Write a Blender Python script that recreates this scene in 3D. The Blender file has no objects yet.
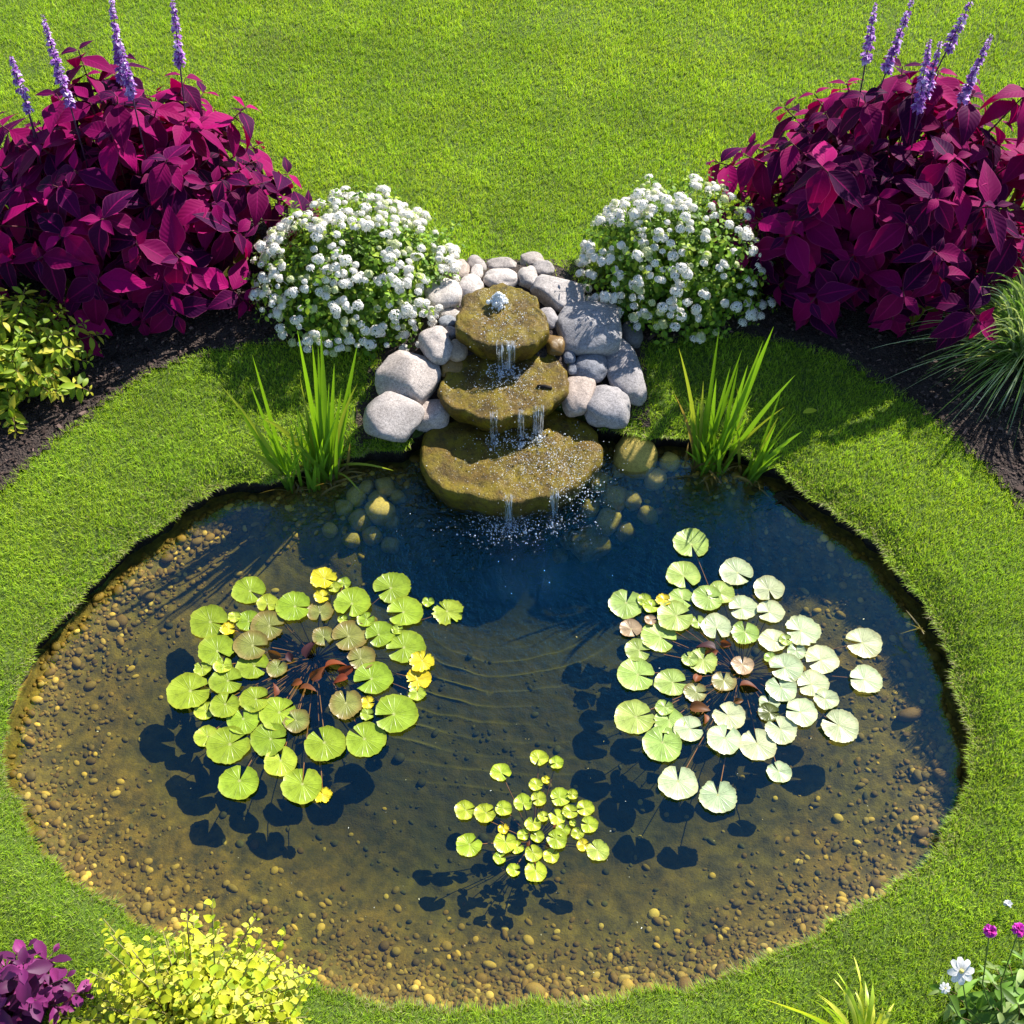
import bpy, bmesh, math, random
import numpy as np
from mathutils import Vector, Matrix, noise as mnoise
from math import radians as R

random.seed(7); rng = np.random.default_rng(7)
scn = bpy.context.scene
COL = scn.collection

# ------------------------------------------------------------------ camera
H, DEP, FPX = 4.7, R(55), 1236.0
cam_d = bpy.data.cameras.new('camera'); cam = bpy.data.objects.new('camera', cam_d); COL.objects.link(cam)
cam.location = (0, 0, H); cam.rotation_euler = (math.pi/2 - DEP, 0, 0)
cam_d.sensor_width = 36; cam_d.lens = 36*FPX/1024; cam_d.clip_end = 500
scn.camera = cam
# ------------------------------------------------------------------ sky and sun
SUN = Vector((.86, 1.02, 1.0)).normalized()
w = bpy.data.worlds.new('World'); scn.world = w; w.use_nodes = True
wn = w.node_tree.nodes; wl = w.node_tree.links
sky = wn.new('ShaderNodeTexSky'); sky.sky_type = 'NISHITA'; sky.sun_disc = False
sky.sun_elevation = math.asin(SUN.z); sky.sun_rotation = math.atan2(SUN.x, SUN.y)
sky.air_density = 1.0; sky.dust_density = .25; sky.ozone_density = 3.5
wl.new(sky.outputs[0], wn['Background'].inputs[0]); wn['Background'].inputs[1].default_value = .085
sd = bpy.data.lights.new('sun', 'SUN'); sd.energy = 5.0; sd.angle = R(.5); sd.color = (1, .955, .88)
so = bpy.data.objects.new('sun', sd); COL.objects.link(so)
so.rotation_euler = (-SUN).to_track_quat('-Z', 'Y').to_euler(); so.location = SUN*20
scn.view_settings.view_transform = 'Standard'; scn.view_settings.look = 'None'
scn.view_settings.exposure = 1.08; scn.view_settings.gamma = 1
scn.render.engine = 'CYCLES'
scn.cycles.use_denoising = True; scn.cycles.max_bounces = 10; scn.cycles.transparent_max_bounces = 24
scn.cycles.sample_clamp_indirect = 4

# ------------------------------------------------------------------ helpers
FY, FZ = math.cos(DEP), -math.sin(DEP); UY, UZ = math.sin(DEP), math.cos(DEP)
def ray(px, py):
    u = (px-512)/FPX; v = (512-py)/FPX
    return u, FY+v*UY, FZ+v*UZ
def at(px, py, z=0.):
    a, b, c = ray(px, py); t = (z-H)/c
    return np.array((a*t, b*t, z))
def atY(px, py, Y):
    a, b, c = ray(px, py); t = Y/b
    return np.array((a*t, Y, H+t*c))
def scale_at(p): return FPX/(p[1]*FY + (p[2]-H)*FZ)      # px per metre at a point
def mpx(P):
    P = np.asarray(P); d = P[..., 1]*FY+(P[..., 2]-H)*FZ
    return 512+FPX*P[..., 0]/d, 512-FPX*(P[..., 1]*UY+(P[..., 2]-H)*UZ)/d
def nrm(v): return v/np.maximum(np.linalg.norm(v, axis=-1, keepdims=True), 1e-9)
def sm(a, b, x):
    t = np.clip((x-a)/(b-a), 0, 1); return t*t*(3-2*t)
def vnoise(x, y, s=1., seed=0):
    """cheap smooth noise, vectorised, about -1..1"""
    r = np.random.default_rng(seed); o = np.zeros_like(np.asarray(x, float))
    for k in range(7):
        a = r.uniform(0, 6.28); f = s*(1+k*.55); p = r.uniform(0, 6.28); q = r.uniform(0, 6.28); a2 = a+r.uniform(1, 2)
        o = o+np.sin((x*math.cos(a)+y*math.sin(a))*f+p)*np.sin((x*math.cos(a2)+y*math.sin(a2))*f*.8+q)/(1+k*.35)
    return o/2.6

def link(o, parent=None):
    COL.objects.link(o)
    if parent is not None: o.parent = parent
    return o
def tag(o, label=None, cat=None, group=None, kind=None):
    if label: o['label'] = label
    if cat: o['category'] = cat
    if group: o['group'] = group
    if kind: o['kind'] = kind
    return o
def empty(name, loc, label, cat, group=None):
    o = bpy.data.objects.new(name, None); o.location = tuple(loc); o.empty_display_size = .1
    link(o); return tag(o, label, cat, group)
def mesh_np(name, V, F, mat, col=None, uv=None, smooth=True):
    """V (n,3); F list of int arrays (m,3) / (m,4); col (n,3) per vertex; uv (n,2) per vertex"""
    me = bpy.data.meshes.new(name); V = np.asarray(V, np.float32)
    if isinstance(F, np.ndarray): F = [F]
    F = [np.asarray(f, np.int32) for f in F if len(f)]
    me.vertices.add(len(V)); me.vertices.foreach_set('co', V.ravel())
    li = np.concatenate([f.ravel() for f in F]); tot = np.concatenate([np.full(len(f), f.shape[1]) for f in F])
    st = np.concatenate([[0], np.cumsum(tot)[:-1]])
    me.loops.add(len(li)); me.loops.foreach_set('vertex_index', li)
    me.polygons.add(len(tot)); me.polygons.foreach_set('loop_start', st.astype(np.int32))
    me.polygons.foreach_set('loop_total', tot.astype(np.int32))
    me.polygons.foreach_set('use_smooth', np.full(len(tot), smooth))
    if uv is not None:
        l = me.uv_layers.new(name='UVMap'); l.data.foreach_set('uv', np.asarray(uv, np.float32)[li].ravel())
    if col is not None:
        c = np.ones((len(V), 4), np.float32); c[:, :3] = col
        a = me.color_attributes.new('Col', 'FLOAT_COLOR', 'POINT'); a.data.foreach_set('color', c.ravel())
    me.update(calc_edges=True); me.validate()
    if mat: me.materials.append(mat)
    return me
def obj(name, me, parent=None, loc=(0, 0, 0)):
    o = bpy.data.objects.new(name, me); o.location = tuple(loc); return link(o, parent)
class Acc:
    """collects pieces into ONE mesh"""
    def __init__(s): s.V = []; s.F = {}; s.C = []; s.U = []; s.n = 0
    def add(s, V, F, col=(1, 1, 1), uv=None):
        V = np.asarray(V, float); s.V.append(V)
        if isinstance(F, np.ndarray): F = [F]
        for f in F:
            f = np.asarray(f)
            if len(f): s.F.setdefault(f.shape[1], []).append(f+s.n)
        c = np.asarray(col, float); s.C.append(np.broadcast_to(c, (len(V), 3)))
        s.U.append(np.zeros((len(V), 2)) if uv is None else uv); s.n += len(V)
    def inst(s, T, M, P, col):
        """T=(V,F,uv,shade) template; M (k,3,3) columns are axes; P (k,3); col (k,3)"""
        TV, TF, TU, TS = T; k = len(P); n = len(TV)
        V = np.einsum('kij,nj->kni', M, TV)+np.asarray(P)[:, None, :]
        C = np.asarray(col)[:, None, :]*(np.ones((n, 1)) if TS is None else TS)[None]
        off = (np.arange(k)*n)[:, None, None]
        Fs = [(f[None]+off).reshape(-1, f.shape[1]) for f in TF]
        s.add(V.reshape(-1, 3), Fs, C.reshape(-1, 3), np.tile(TU, (k, 1)))
    def mesh(s, name, mat, smooth=True):
        return mesh_np(name, np.concatenate(s.V), [np.concatenate(f) for f in s.F.values()], mat, np.concatenate(s.C), np.concatenate(s.U), smooth)
def frame(d, up=(0, 0, 1), roll=0.):
    """columns side, along, normal"""
    d = nrm(np.asarray(d, float)); up = np.asarray(up, float)
    s = np.cross(d, up)
    if np.linalg.norm(s) < 1e-4: s = np.array((1., 0, 0))
    s = nrm(s); n = np.cross(s, d)
    if roll: s, n = s*math.cos(roll)+n*math.sin(roll), n*math.cos(roll)-s*math.sin(roll)
    return np.stack([s, d, n], 1)
def leaf_T(prof, L=8, W=2, bend=.3, fold=.25, quilt=0., serr=0., curl=0., seed=0):
    """leaf along +y length 1; prof(t) -> half width; returns template"""
    r = np.random.default_rng(seed); V = []; U = []
    for i in range(L+1):
        t = i/L; hw = prof(t)
        ang = bend*t*1.2; y = math.sin(ang)/max(bend*1.2, 1e-3) if bend else t; z = -(1-math.cos(ang))/max(bend*1.2, 1e-3) if bend else 0
        for j in range(-W, W+1):
            a = j/W; x = a*hw*(1+(serr*(1 if i % 2 else -1) if abs(j) == W else 0))
            zz = z+abs(a)*hw*fold-curl*a*a*hw + quilt*(math.sin(t*L*math.pi*.9+1)*(.5 if 0 < abs(j) < W else -.2))
            V.append((x, y-abs(a)*.02, zz)); U.append((a*.5+.5, t))
    n = 2*W+1; F = [(i*n+j, i*n+j+1, (i+1)*n+j+1, (i+1)*n+j) for i in range(L) for j in range(n-1)]
    return np.array(V), [np.array(F)], np.array(U), None
def tube(acc, pts, rad, col=(1, 1, 1), k=6):
    pts = [np.asarray(p, float) for p in pts]; n = len(pts); V = []
    rad = rad if hasattr(rad, '__len__') else [rad]*n
    for i, p in enumerate(pts):
        d = pts[min(i+1, n-1)]-pts[max(i-1, 0)]; M = frame(d, (0.1, .2, 1) if abs(nrm(d)[2]) < .95 else (1, 0, 0))
        for j in range(k):
            a = j/k*2*math.pi; V.append(p+(M[:, 0]*math.cos(a)+M[:, 2]*math.sin(a))*rad[i])
    F = [(i*k+j, i*k+(j+1) % k, (i+1)*k+(j+1) % k, (i+1)*k+j) for i in range(n-1) for j in range(k)]
    U = [(j/k, i/max(n-1, 1)) for i in range(n) for j in range(k)]
    acc.add(V, [np.array(F), np.array([[0, k-1-j, k-2-j] for j in range(k-2)]), np.array([[(n-1)*k, (n-1)*k+j+1, (n-1)*k+j+2] for j in range(k-2)])], col, np.array(U))
_ico = {}
def ico(sub):
    if sub not in _ico:
        b = bmesh.new(); bmesh.ops.create_icosphere(b, subdivisions=sub, radius=1)
        _ico[sub] = (np.array([v.co[:] for v in b.verts]), np.array([[v.index for v in f.verts] for f in b.faces])); b.free()
    return _ico[sub]

# ------------------------------------------------------------------ materials
class NT:
    def __init__(s, name):
        s.m = bpy.data.materials.new(name); s.m.use_nodes = True; s.t = s.m.node_tree; s.n = s.t.nodes; s.n.clear()
        s.out = s.n.new('ShaderNodeOutputMaterial')
    def N(s, ty, props=None, **ins):
        nd = s.n.new('ShaderNode'+ty)
        for k, v in (props or {}).items(): setattr(nd, k, v)
        for k, v in ins.items():
            k = k.replace('_', ' ')
            sock = nd.inputs[int(k[1:])] if k[0] == 'i' and k[1:].isdigit() else nd.inputs[k]
            if isinstance(v, bpy.types.NodeSocket): s.t.links.new(v, sock)
            elif isinstance(v, bpy.types.Node): s.t.links.new(v.outputs[0], sock)
            else:
                if hasattr(sock.default_value, '__len__') and len(sock.default_value) == 4 and len(v) == 3: v = (*v, 1)
                sock.default_value = v
        return nd
    def math(s, op, a, b=0., c=0., clamp=False): return s.N('Math', {'operation': op, 'use_clamp': clamp}, i0=a, i1=b, i2=c).outputs[0]
    def mix(s, f, a, b, mode='MIX'):
        nd = s.n.new('ShaderNodeMix'); nd.data_type = 'RGBA'; nd.blend_type = mode
        for i, v in ((0, f), (6, a), (7, b)):
            if isinstance(v, (bpy.types.NodeSocket,)): s.t.links.new(v, nd.inputs[i])
            elif isinstance(v, bpy.types.Node): s.t.links.new(v.outputs[0], nd.inputs[i])
            else: nd.inputs[i].default_value = (*v, 1) if hasattr(v, '__len__') and len(v) == 3 else v
        return nd.outputs[2]
    def ramp(s, f, stops):
        nd = s.n.new('ShaderNodeValToRGB'); s.t.links.new(f if isinstance(f, bpy.types.NodeSocket) else f.outputs[0], nd.inputs[0])
        e = nd.color_ramp.elements
        while len(e) < len(stops): e.new(.5)
        for i, (p, c) in enumerate(stops): e[i].position = p; e[i].color = (*c, 1) if hasattr(c, '__len__') else (c, c, c, 1)
        return nd.outputs[0]
    def noise(s, scale, det=3, vec=None, rough=.55):
        nd = s.N('TexNoise', None, Scale=scale, Detail=det, Roughness=rough)
        s.t.links.new(vec if vec is not None else s.co(), nd.inputs['Vector']); return nd.outputs[0]
    def co(s):
        if not hasattr(s, '_co'): s._co = s.n.new('ShaderNodeTexCoord')
        return s._co.outputs['Object']
    def bump(s, h, st=.3, d=.01): return s.N('Bump', None, Strength=st, Distance=d, Height=h).outputs[0]
    def attr(s): return s.N('Attribute', {'attribute_name': 'Col'}).outputs[0]
    def surf(s, sh): s.t.links.new(sh.outputs[0], s.out.inputs['Surface']); return s.m

def leaf_mat(name, trans=.3, rough=.5, spec=.35, veins=None, tint=(1.15, 1.1, .5), bumpst=.0, mottled=.12):
    t = NT(name); c = t.attr()
    nz = t.noise(35, 2)
    c = t.mix(mottled*2, c, t.mix(nz, (.45, .45, .45), (1.35, 1.35, 1.35)), 'MULTIPLY')
    nrmv = None
    if veins:
        uv = t.N('UVMap').outputs[0]; sp = t.N('SeparateXYZ', None, Vector=uv)
        ax = t.math('ABSOLUTE', t.math('SUBTRACT', sp.outputs[0], .5))
        mid = t.math('SUBTRACT', 1., t.math('MULTIPLY', ax, 22.), clamp=True)
        sv = t.math('SINE', t.math('MULTIPLY', t.math('SUBTRACT', sp.outputs[1], t.math('MULTIPLY', ax, .55)), 56.))
        svp = t.math('POWER', t.math('MAXIMUM', sv, 0.), 9.)
        v = t.math('MAXIMUM', mid, t.math('MULTIPLY', svp, .10))
        c = t.mix(v, c, t.mix(1., c, veins, 'MULTIPLY') if False else veins)
        rim = t.math('MULTIPLY', t.math('SUBTRACT', ax, .455, clamp=True), 14., clamp=True); c = t.mix(t.math('MULTIPLY', rim, .6), c, (.55, .10, .26))
        nrmv = t.bump(t.math('ADD', t.math('MULTIPLY', sv, -.5), t.math('MULTIPLY', mid, -1.)), bumpst, .004)
    p = t.N('BsdfPrincipled', None, Base_Color=c, Roughness=rough)
    p.inputs['Specular IOR Level'].default_value = spec
    tr = t.N('BsdfTranslucent', None, Color=t.mix(1., c, tint, 'MULTIPLY'))
    if nrmv is not None:
        t.t.links.new(nrmv, p.inputs['Normal'])
    return t.surf(t.N('MixShader', None, i0=trans, i1=p, i2=tr))

M_grass = leaf_mat('grass_blade', .42, .55, .2)
M_leaf = leaf_mat('green_leaf', .34, .5, .28)
M_coleus = leaf_mat('coleus_leaf', .26, .62, .07, veins=(.30, .006, .11), tint=(1.5, .4, .7), bumpst=.15)
M_petal = leaf_mat('petal', .25, .6, .2, tint=(1, 1, 1), mottled=.03)
M_blade = leaf_mat('iris_blade', .38, .38, .45, tint=(1.15, 1.15, .4), mottled=.06)

def stone_mat(name, base, base2, spot=.62, rough=.75, bmp=.35, moss=None, wet=0.):
    t = NT(name)
    n1 = t.noise(7, 5); n2 = t.noise(70, 4, rough=.7); n3 = t.noise(260, 2, rough=.7)
    c = t.mix(t.ramp(n1, [(.35, 0.), (.65, 1.)]), base, base2)
    c = t.mix(spot, c, t.ramp(n2, [(.3, .35), (.5, .9), (.7, 1.3)]), 'MULTIPLY')
    c = t.mix(spot, c, t.ramp(n3, [(.35, .4), (.5, 1.), (.68, 1.5)]), 'MULTIPLY')
    c = t.mix(1., c, t.attr(), 'MULTIPLY')
    if moss:
        mk = t.ramp(t.noise(11, 6, rough=.65), [(.42, 0.), (.6, 1.)])
        c = t.mix(mk, c, moss)
        mk2 = t.ramp(t.noise(30, 5, rough=.7), [(.52, 0.), (.66, 1.)])
        c = t.mix(t.math('MULTIPLY', mk2, .7), c, (.035, .028, .008))
    h = t.math('ADD', t.math('MULTIPLY', n2, .8), t.math('MULTIPLY', n3, .35))
    p = t.N('BsdfPrincipled', None, Base_Color=c, Roughness=rough, Normal=t.bump(h, bmp, .012))
    p.inputs['Specular IOR Level'].default_value = .28
    if wet:
        p.inputs['Coat Weight'].default_value = wet; p.inputs['Coat Roughness'].default_value = .12; p.inputs['Coat IOR'].default_value = 1.33
        wn_ = t.bump(t.math('ADD', t.noise(90, 3), t.math('MULTIPLY', t.noise(25, 2), 2.)), .55, .008); t.t.links.new(wn_, p.inputs['Coat Normal'])
    return t.surf(p)
M_stone = stone_mat('granite_stone', (.36, .33, .31), (.45, .42, .40))
M_slab = stone_mat('mossy_slab', (.17, .10, .008), (.10, .06, .006), .8, .55, 1., moss=(.20, .145, .003), wet=.16)
M_wetstone = stone_mat('wet_stone', (.25, .19, .09), (.18, .13, .05), .4, .35, .4, wet=.5)
M_algae = stone_mat('algae_stone', (.55, .42, .10), (.42, .32, .07), .5, .8, .4)
M_pebble = stone_mat('pebble', (.8, .8, .8), (1, 1, 1), .25, .7, .2)

def mat_lawn():
    t = NT('lawn_soil'); n = t.noise(3, 4); n2 = t.noise(90, 4, rough=.7)
    c = t.mix(n2, (.05, .085, .008), (.12, .20, .016)); c = t.mix(t.ramp(n, [(.45, 0.), (.75, .5)]), c, (.06, .065, .02))
    return t.surf(t.N('BsdfPrincipled', None, Base_Color=c, Roughness=.9, Normal=t.bump(n2, .8, .02)))
def mat_soil(name, a, b, s=60):
    t = NT(name); n2 = t.noise(s, 6, rough=.75); v = t.N('TexVoronoi', None, Scale=s*1.4)
    t.t.links.new(t.co(), v.inputs['Vector'])
    c = t.mix(t.ramp(n2, [(.3, 0.), (.7, 1.)]), a, b)
    return t.surf(t.N('BsdfPrincipled', None, Base_Color=c, Roughness=.95, Normal=t.bump(t.math('ADD', n2, v.outputs[0]), 1., .02)))
M_lawn = mat_lawn()
M_bank = mat_soil('bank_soil', (.012, .009, .006), (.05, .035, .02), 40)
M_mulch = mat_soil('mulch_ground', (.018, .012, .010), (.10, .066, .052), 70)
M_chip = leaf_mat('mulch_chip', 0., .85, .2, mottled=.3)
def mat_bed():
    t = NT('pond_bed'); co = t.co()
    n1 = t.noise(2.2, 5); n2 = t.noise(16, 6, rough=.7); n3 = t.noise(120, 3, rough=.7)
    v = t.N('TexVoronoi', {'feature': 'F1'}, Scale=26., Randomness=1.); t.t.links.new(co, v.inputs['Vector'])
    vc = t.N('SeparateColor', None, Color=v.outputs['Color']).outputs[0]
    c = t.mix(t.ramp(n1, [(.38, 0.), (.62, 1.)]), (.31, .185, .012), (.24, .18, .010))
    c = t.mix(t.ramp(n2, [(.35, 0.), (.65, 1.)]), c, (.085, .062, .007))
    c = t.mix(.3, c, t.ramp(vc, [(0., .5), (.6, 1.), (1., 1.5)]), 'MULTIPLY')
    at_ = t.N('SeparateColor', None, Color=t.attr()); c = t.mix(at_.outputs[0], t.mix(n2, (.035, .042, .004), (.10, .095, .006)), c); c = t.mix(at_.outputs[1], c, (.42, .34, .03))   # deep silt, also darkened for light lost to depth; pale crests paint caustics
    h = t.math('ADD', t.math('MULTIPLY', v.outputs['Distance'], -.25), t.math('ADD', t.math('MULTIPLY', n2, .7), t.math('MULTIPLY', n3, .5)))
    return t.surf(t.N('BsdfPrincipled', None, Base_Color=c, Roughness=.9, Normal=t.bump(h, .55, .02)))
M_bed = mat_bed()
F0 = .088
def mat_water():
    t = NT('pond_water'); co = t.co()
    fc = at(512, 528, -.1); d = t.N('VectorMath', {'operation': 'DISTANCE'}, i0=co, i1=tuple(fc)).outputs['Value']
    nz = t.noise(4, 2)
    ring = t.math('SINE', t.math('ADD', t.math('MULTIPLY', d, 62.), t.math('MULTIPLY', nz, 9.)))
    fall = t.math('POWER', 2.718, t.math('MULTIPLY', d, -1.5))
    chop = t.math('MULTIPLY', t.noise(38, 3), t.math('POWER', 2.718, t.math('MULTIPLY', d, -2.2)))
    h = t.math('ADD', t.math('MULTIPLY', ring, t.math('MULTIPLY', fall, .35)), t.math('ADD', t.math('MULTIPLY', chop, 5.), t.math('MULTIPLY', t.noise(9, 2), .35)))
    bp = t.bump(h, .7, .012)
    gl = t.N('BsdfGlossy', None, Color=(.10, .64, 1), Roughness=.0, Normal=bp)
    tr = t.N('BsdfTransparent', None, Color=(1, 1, 1))
    gi = t.n.new('ShaderNodeNewGeometry'); dt = t.N('VectorMath', {'operation': 'DOT_PRODUCT'}, i0=gi.outputs['Incoming'], i1=bp).outputs['Value']
    sch = t.math('POWER', t.math('SUBTRACT', 1., t.math('ABSOLUTE', dt), clamp=True), 5.)
    fr = t.math('ADD', F0, t.math('MULTIPLY', sch, 1-F0))
    t.surf(t.N('MixShader', None, i0=fr, i1=tr, i2=gl))
    ab = t.N('VolumeAbsorption', None, Color=(.32, .40, .0), Density=3.7)
    t.t.links.new(ab.outputs[0], t.out.inputs['Volume']); return t.m
M_water = mat_water()
def mat_fall():
    t = NT('falling_water'); n = t.noise(26, 3, t.N('Mapping', None, Vector=t.co(), Scale=(4.5, 1, .35)).outputs[0])
    tr = t.N('BsdfTransparent', None, Color=(.93, .96, 1)); gl = t.N('BsdfGlossy', None, Color=(1, 1, 1), Roughness=.08)
    wh = t.N('BsdfTranslucent', None, Color=(.85, .9, .97)); wd = t.N('BsdfDiffuse', None, Color=(.85, .9, .97))
    a = t.N('MixShader', None, i0=.5, i1=wh, i2=wd); a = t.N('MixShader', None, i0=.25, i1=a, i2=gl)
    return t.surf(t.N('MixShader', None, i0=t.ramp(n, [(.46, .03), (.64, .55)]), i1=tr, i2=a))
M_fall = mat_fall()
def mat_foam():
    t = NT('water_foam')
    a = t.N('BsdfPrincipled', None, Base_Color=(.86, .89, .93), Roughness=.15)
    b = t.N('BsdfTranslucent', None, Color=(.86, .89, .93))
    return t.surf(t.N('MixShader', None, i0=.35, i1=a, i2=b))
M_foam = mat_foam()
def mat_pad():
    t = NT('lily_pad'); c = t.attr(); uv = t.N('UVMap').outputs[0]; sp = t.N('SeparateXYZ', None, Vector=uv)
    x, y = sp.outputs[0], sp.outputs[1]
    an = t.math('ARCTAN2', y, x); rr = t.math('SQRT', t.math('ADD', t.math('MULTIPLY', x, x), t.math('MULTIPLY', y, y)))
    wv = t.math('POWER', t.math('ABSOLUTE', t.math('COSINE', t.math('MULTIPLY', an, 9.))), 40.)
    wv = t.math('MULTIPLY', wv, t.math('SUBTRACT', 1.1, rr, clamp=True))
    n = t.noise(28, 4, rough=.65)
    c = t.mix(1., c, t.ramp(n, [(.28, .6), (.5, 1.), (.75, 1.15)]), 'MULTIPLY')
    c = t.mix(t.math('MULTIPLY', wv, .45), c, t.mix(1., c, (1.25, 1.2, 1.5), 'MULTIPLY'))
    c = t.mix(t.math('SUBTRACT', 1., t.math('MULTIPLY', rr, 9.), clamp=True), c, (.55, .55, .2))
    spk = t.ramp(t.noise(75, 3, rough=.7), [(.68, 0.), (.74, 1.)])
    c = t.mix(t.math('MULTIPLY', spk, .55), c, (.10, .07, .015))
    bp = t.bump(t.math('ADD', t.math('MULTIPLY', wv, 1.), t.math('MULTIPLY', n, .5)), .5, .004)
    p = t.N('BsdfPrincipled', None, Base_Color=c, Roughness=.36, Normal=bp); p.inputs['Specular IOR Level'].default_value = .5
    tr = t.N('BsdfTranslucent', None, Color=t.mix(1., c, (1., 1., .4), 'MULTIPLY'))
    return t.surf(t.N('MixShader', None, i0=.12, i1=p, i2=tr))
M_pad = mat_pad()

# ------------------------------------------------------------------ pond outline and terrain
WL = -.145
OUT = [(240,474),(200,492),(150,528),(100,570),(60,612),(25,660),(6,710),(2,750),(10,792),(32,832),(62,865),(110,900),(160,925),(200,940),(262,960),
 (330,983),(381,994),(437,1003),(508,998),(564,995),(635,985),(686,980),(727,968),(762,952),(800,935),(820,921),(863,899),(882,884),(908,874),(922,848),(941,838),(952,826),(954,802),
 (966,788),(973,764),(967,735),(960,688),(948,654),(937,625),(919,588),(896,565),(874,539),(844,513),(815,495),(790,478),(760,455),(715,440),(640,432),
 (600,428),(560,415),(500,405),(440,420),(400,452),(370,448),(345,452),(300,470),(262,478)]
OW = np.array([at(x, y)[:2] for x, y in OUT]); PC = np.array(((OW[:, 0].min()+OW[:, 0].max())/2, (OW[:, 1].min()+OW[:, 1].max())/2))
_th = np.arctan2(OW[:, 1]-PC[1], OW[:, 0]-PC[0]); _r = np.hypot(*(OW-PC).T)+.022; _o = np.argsort(_th)
_th = _th[_o]; _r = _r[_o]; _th = np.concatenate([_th-2*np.pi, _th, _th+2*np.pi]); _r = np.tile(_r, 3)
def Rp(th):
    s = 0
    for k, wt in ((-.07, .1), (-.045, .15), (-.02, .16), (0, .18), (.02, .16), (.045, .15), (.07, .1)): s = s+wt*np.interp(th+k, _th, _r)
    return s+.008*np.sin(th*23)+.008*np.sin(th*41+1)+.006*np.sin(th*77+2)
def uof(x, y):
    th = np.arctan2(y-PC[1], x-PC[0]); return np.hypot(x-PC[0], y-PC[1])/Rp(th)
def edged(x, y):   # metres outside the lawn edge
    th = np.arctan2(y-PC[1], x-PC[0]); return np.hypot(x-PC[0], y-PC[1])-Rp(th)
MC = at(500, 300, .2)
def gz(x, y):
    x = np.asarray(x, float); y = np.asarray(y, float)
    m = .15*np.exp(-((x-MC[0])/.42)**4-((y-MC[1]+.03)/.42)**4)
    m = m+.03*np.exp(-((x-MC[0])/.62)**4-((y-MC[1]+.45)/.42)**4)
    return m+.014*vnoise(x, y, 2.1, 3)-.060*np.exp(-(np.maximum(edged(x, y), 0)/.10)**1.5)+.0
DP = at(590, 560, -.3)
def caustic_crest(x, y, u):  # rings shaped and coloured to stand in for caustic light
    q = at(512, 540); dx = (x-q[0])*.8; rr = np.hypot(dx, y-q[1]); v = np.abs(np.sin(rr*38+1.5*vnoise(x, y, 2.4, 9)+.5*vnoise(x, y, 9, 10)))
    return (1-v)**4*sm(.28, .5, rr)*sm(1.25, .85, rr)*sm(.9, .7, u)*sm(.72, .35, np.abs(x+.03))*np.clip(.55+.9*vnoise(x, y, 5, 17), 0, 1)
def bedz(x, y):
    u = uof(x, y)
    d = .035+.06*sm(1., .86, u)+.11*sm(.9, .5, u)+.02*sm(.5, 0, u)
    d = d+.26*np.exp(-((x-DP[0])/.85)**2-((y-DP[1])/.33)**2)*sm(1., .72, u)
    rr = np.hypot(x-at(512, 528)[0], y-at(512, 528)[1])
    rip = .011*caustic_crest(x, y, u)
    return WL-d+.012*vnoise(x, y, 7, 5)+.006*vnoise(x, y, 22, 6)+rip

NTH = 720; TH = np.linspace(0, 2*np.pi, NTH, endpoint=False)
def ringmesh(radii, zf, name, mat, colf=None, close=False):
    """radii: list of arrays (NTH,), zf(x, y, i) -> z"""
    V = []; C = []
    for i, r in enumerate(radii):
        x = PC[0]+r*np.cos(TH); y = PC[1]+r*np.sin(TH); V.append(np.stack([x, y, zf(x, y, i)], 1))
    n = len(radii); a = np.arange(NTH); b = (a+1) % NTH
    F = np.concatenate([np.stack([i*NTH+a, (i+1)*NTH+a, (i+1)*NTH+b, i*NTH+b], 1) for i in range(n-1)])
    V = np.concatenate(V); Fs = [F]
    if close:
        V = np.concatenate([V, V[-NTH:].mean(0, keepdims=True)]); c = len(V)-1; s = (n-1)*NTH
        Fs.append(np.stack([s+a, np.full(NTH, c), s+b], 1))
    col = colf(V) if colf else None
    return mesh_np(name, V, Fs, mat, col)
R0 = Rp(TH)
offs = list(np.arange(0, 2.2, .035))+list(np.geomspace(2.25, 90, 26))
lawn = obj('lawn', ringmesh([R0+.0+o for o in offs], lambda x, y, i: gz(x, y), 'lawn', M_lawn)); tag(lawn, kind='structure')
# bank: vertical soil face from the lip down into the water
bz = [0, -.015, -.05, -.09, -.14, -.2, -.34]; bo = [.0, .012, .04, .05, .045, .03, .03]
def bankz(x, y, i):
    th = np.arctan2(y-PC[1], x-PC[0])
    return gz(PC[0]+(Rp(th)+.001)*np.cos(th), PC[1]+(Rp(th)+.001)*np.sin(th))+bz[i]
bank = obj('bank', ringmesh([R0+o+(.01*np.sin(TH*57+i)+.008*np.sin(TH*131+2*i))*(1 if i else 0) for i, o in enumerate(bo)], bankz, 'bank', M_bank)); tag(bank, kind='structure')
us = list(np.linspace(1.03, .02, 300))
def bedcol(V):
    dp = np.clip((WL-V[:, 2]-.24)/.2, 0, 1); c = (1-.85*dp)*(1-.62*sm(.88, .35, uof(V[:, 0], V[:, 1])+.05*vnoise(V[:, 0], V[:, 1], 4, 8))); return np.stack([c, .8*caustic_crest(V[:, 0], V[:, 1], uof(V[:, 0], V[:, 1])), c], 1)
bed = obj('pond_bed', ringmesh([R0*u for u in us], lambda x, y, i: bedz(x, y), 'pond_bed', M_bed, bedcol, True)); tag(bed, kind='structure')
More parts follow.
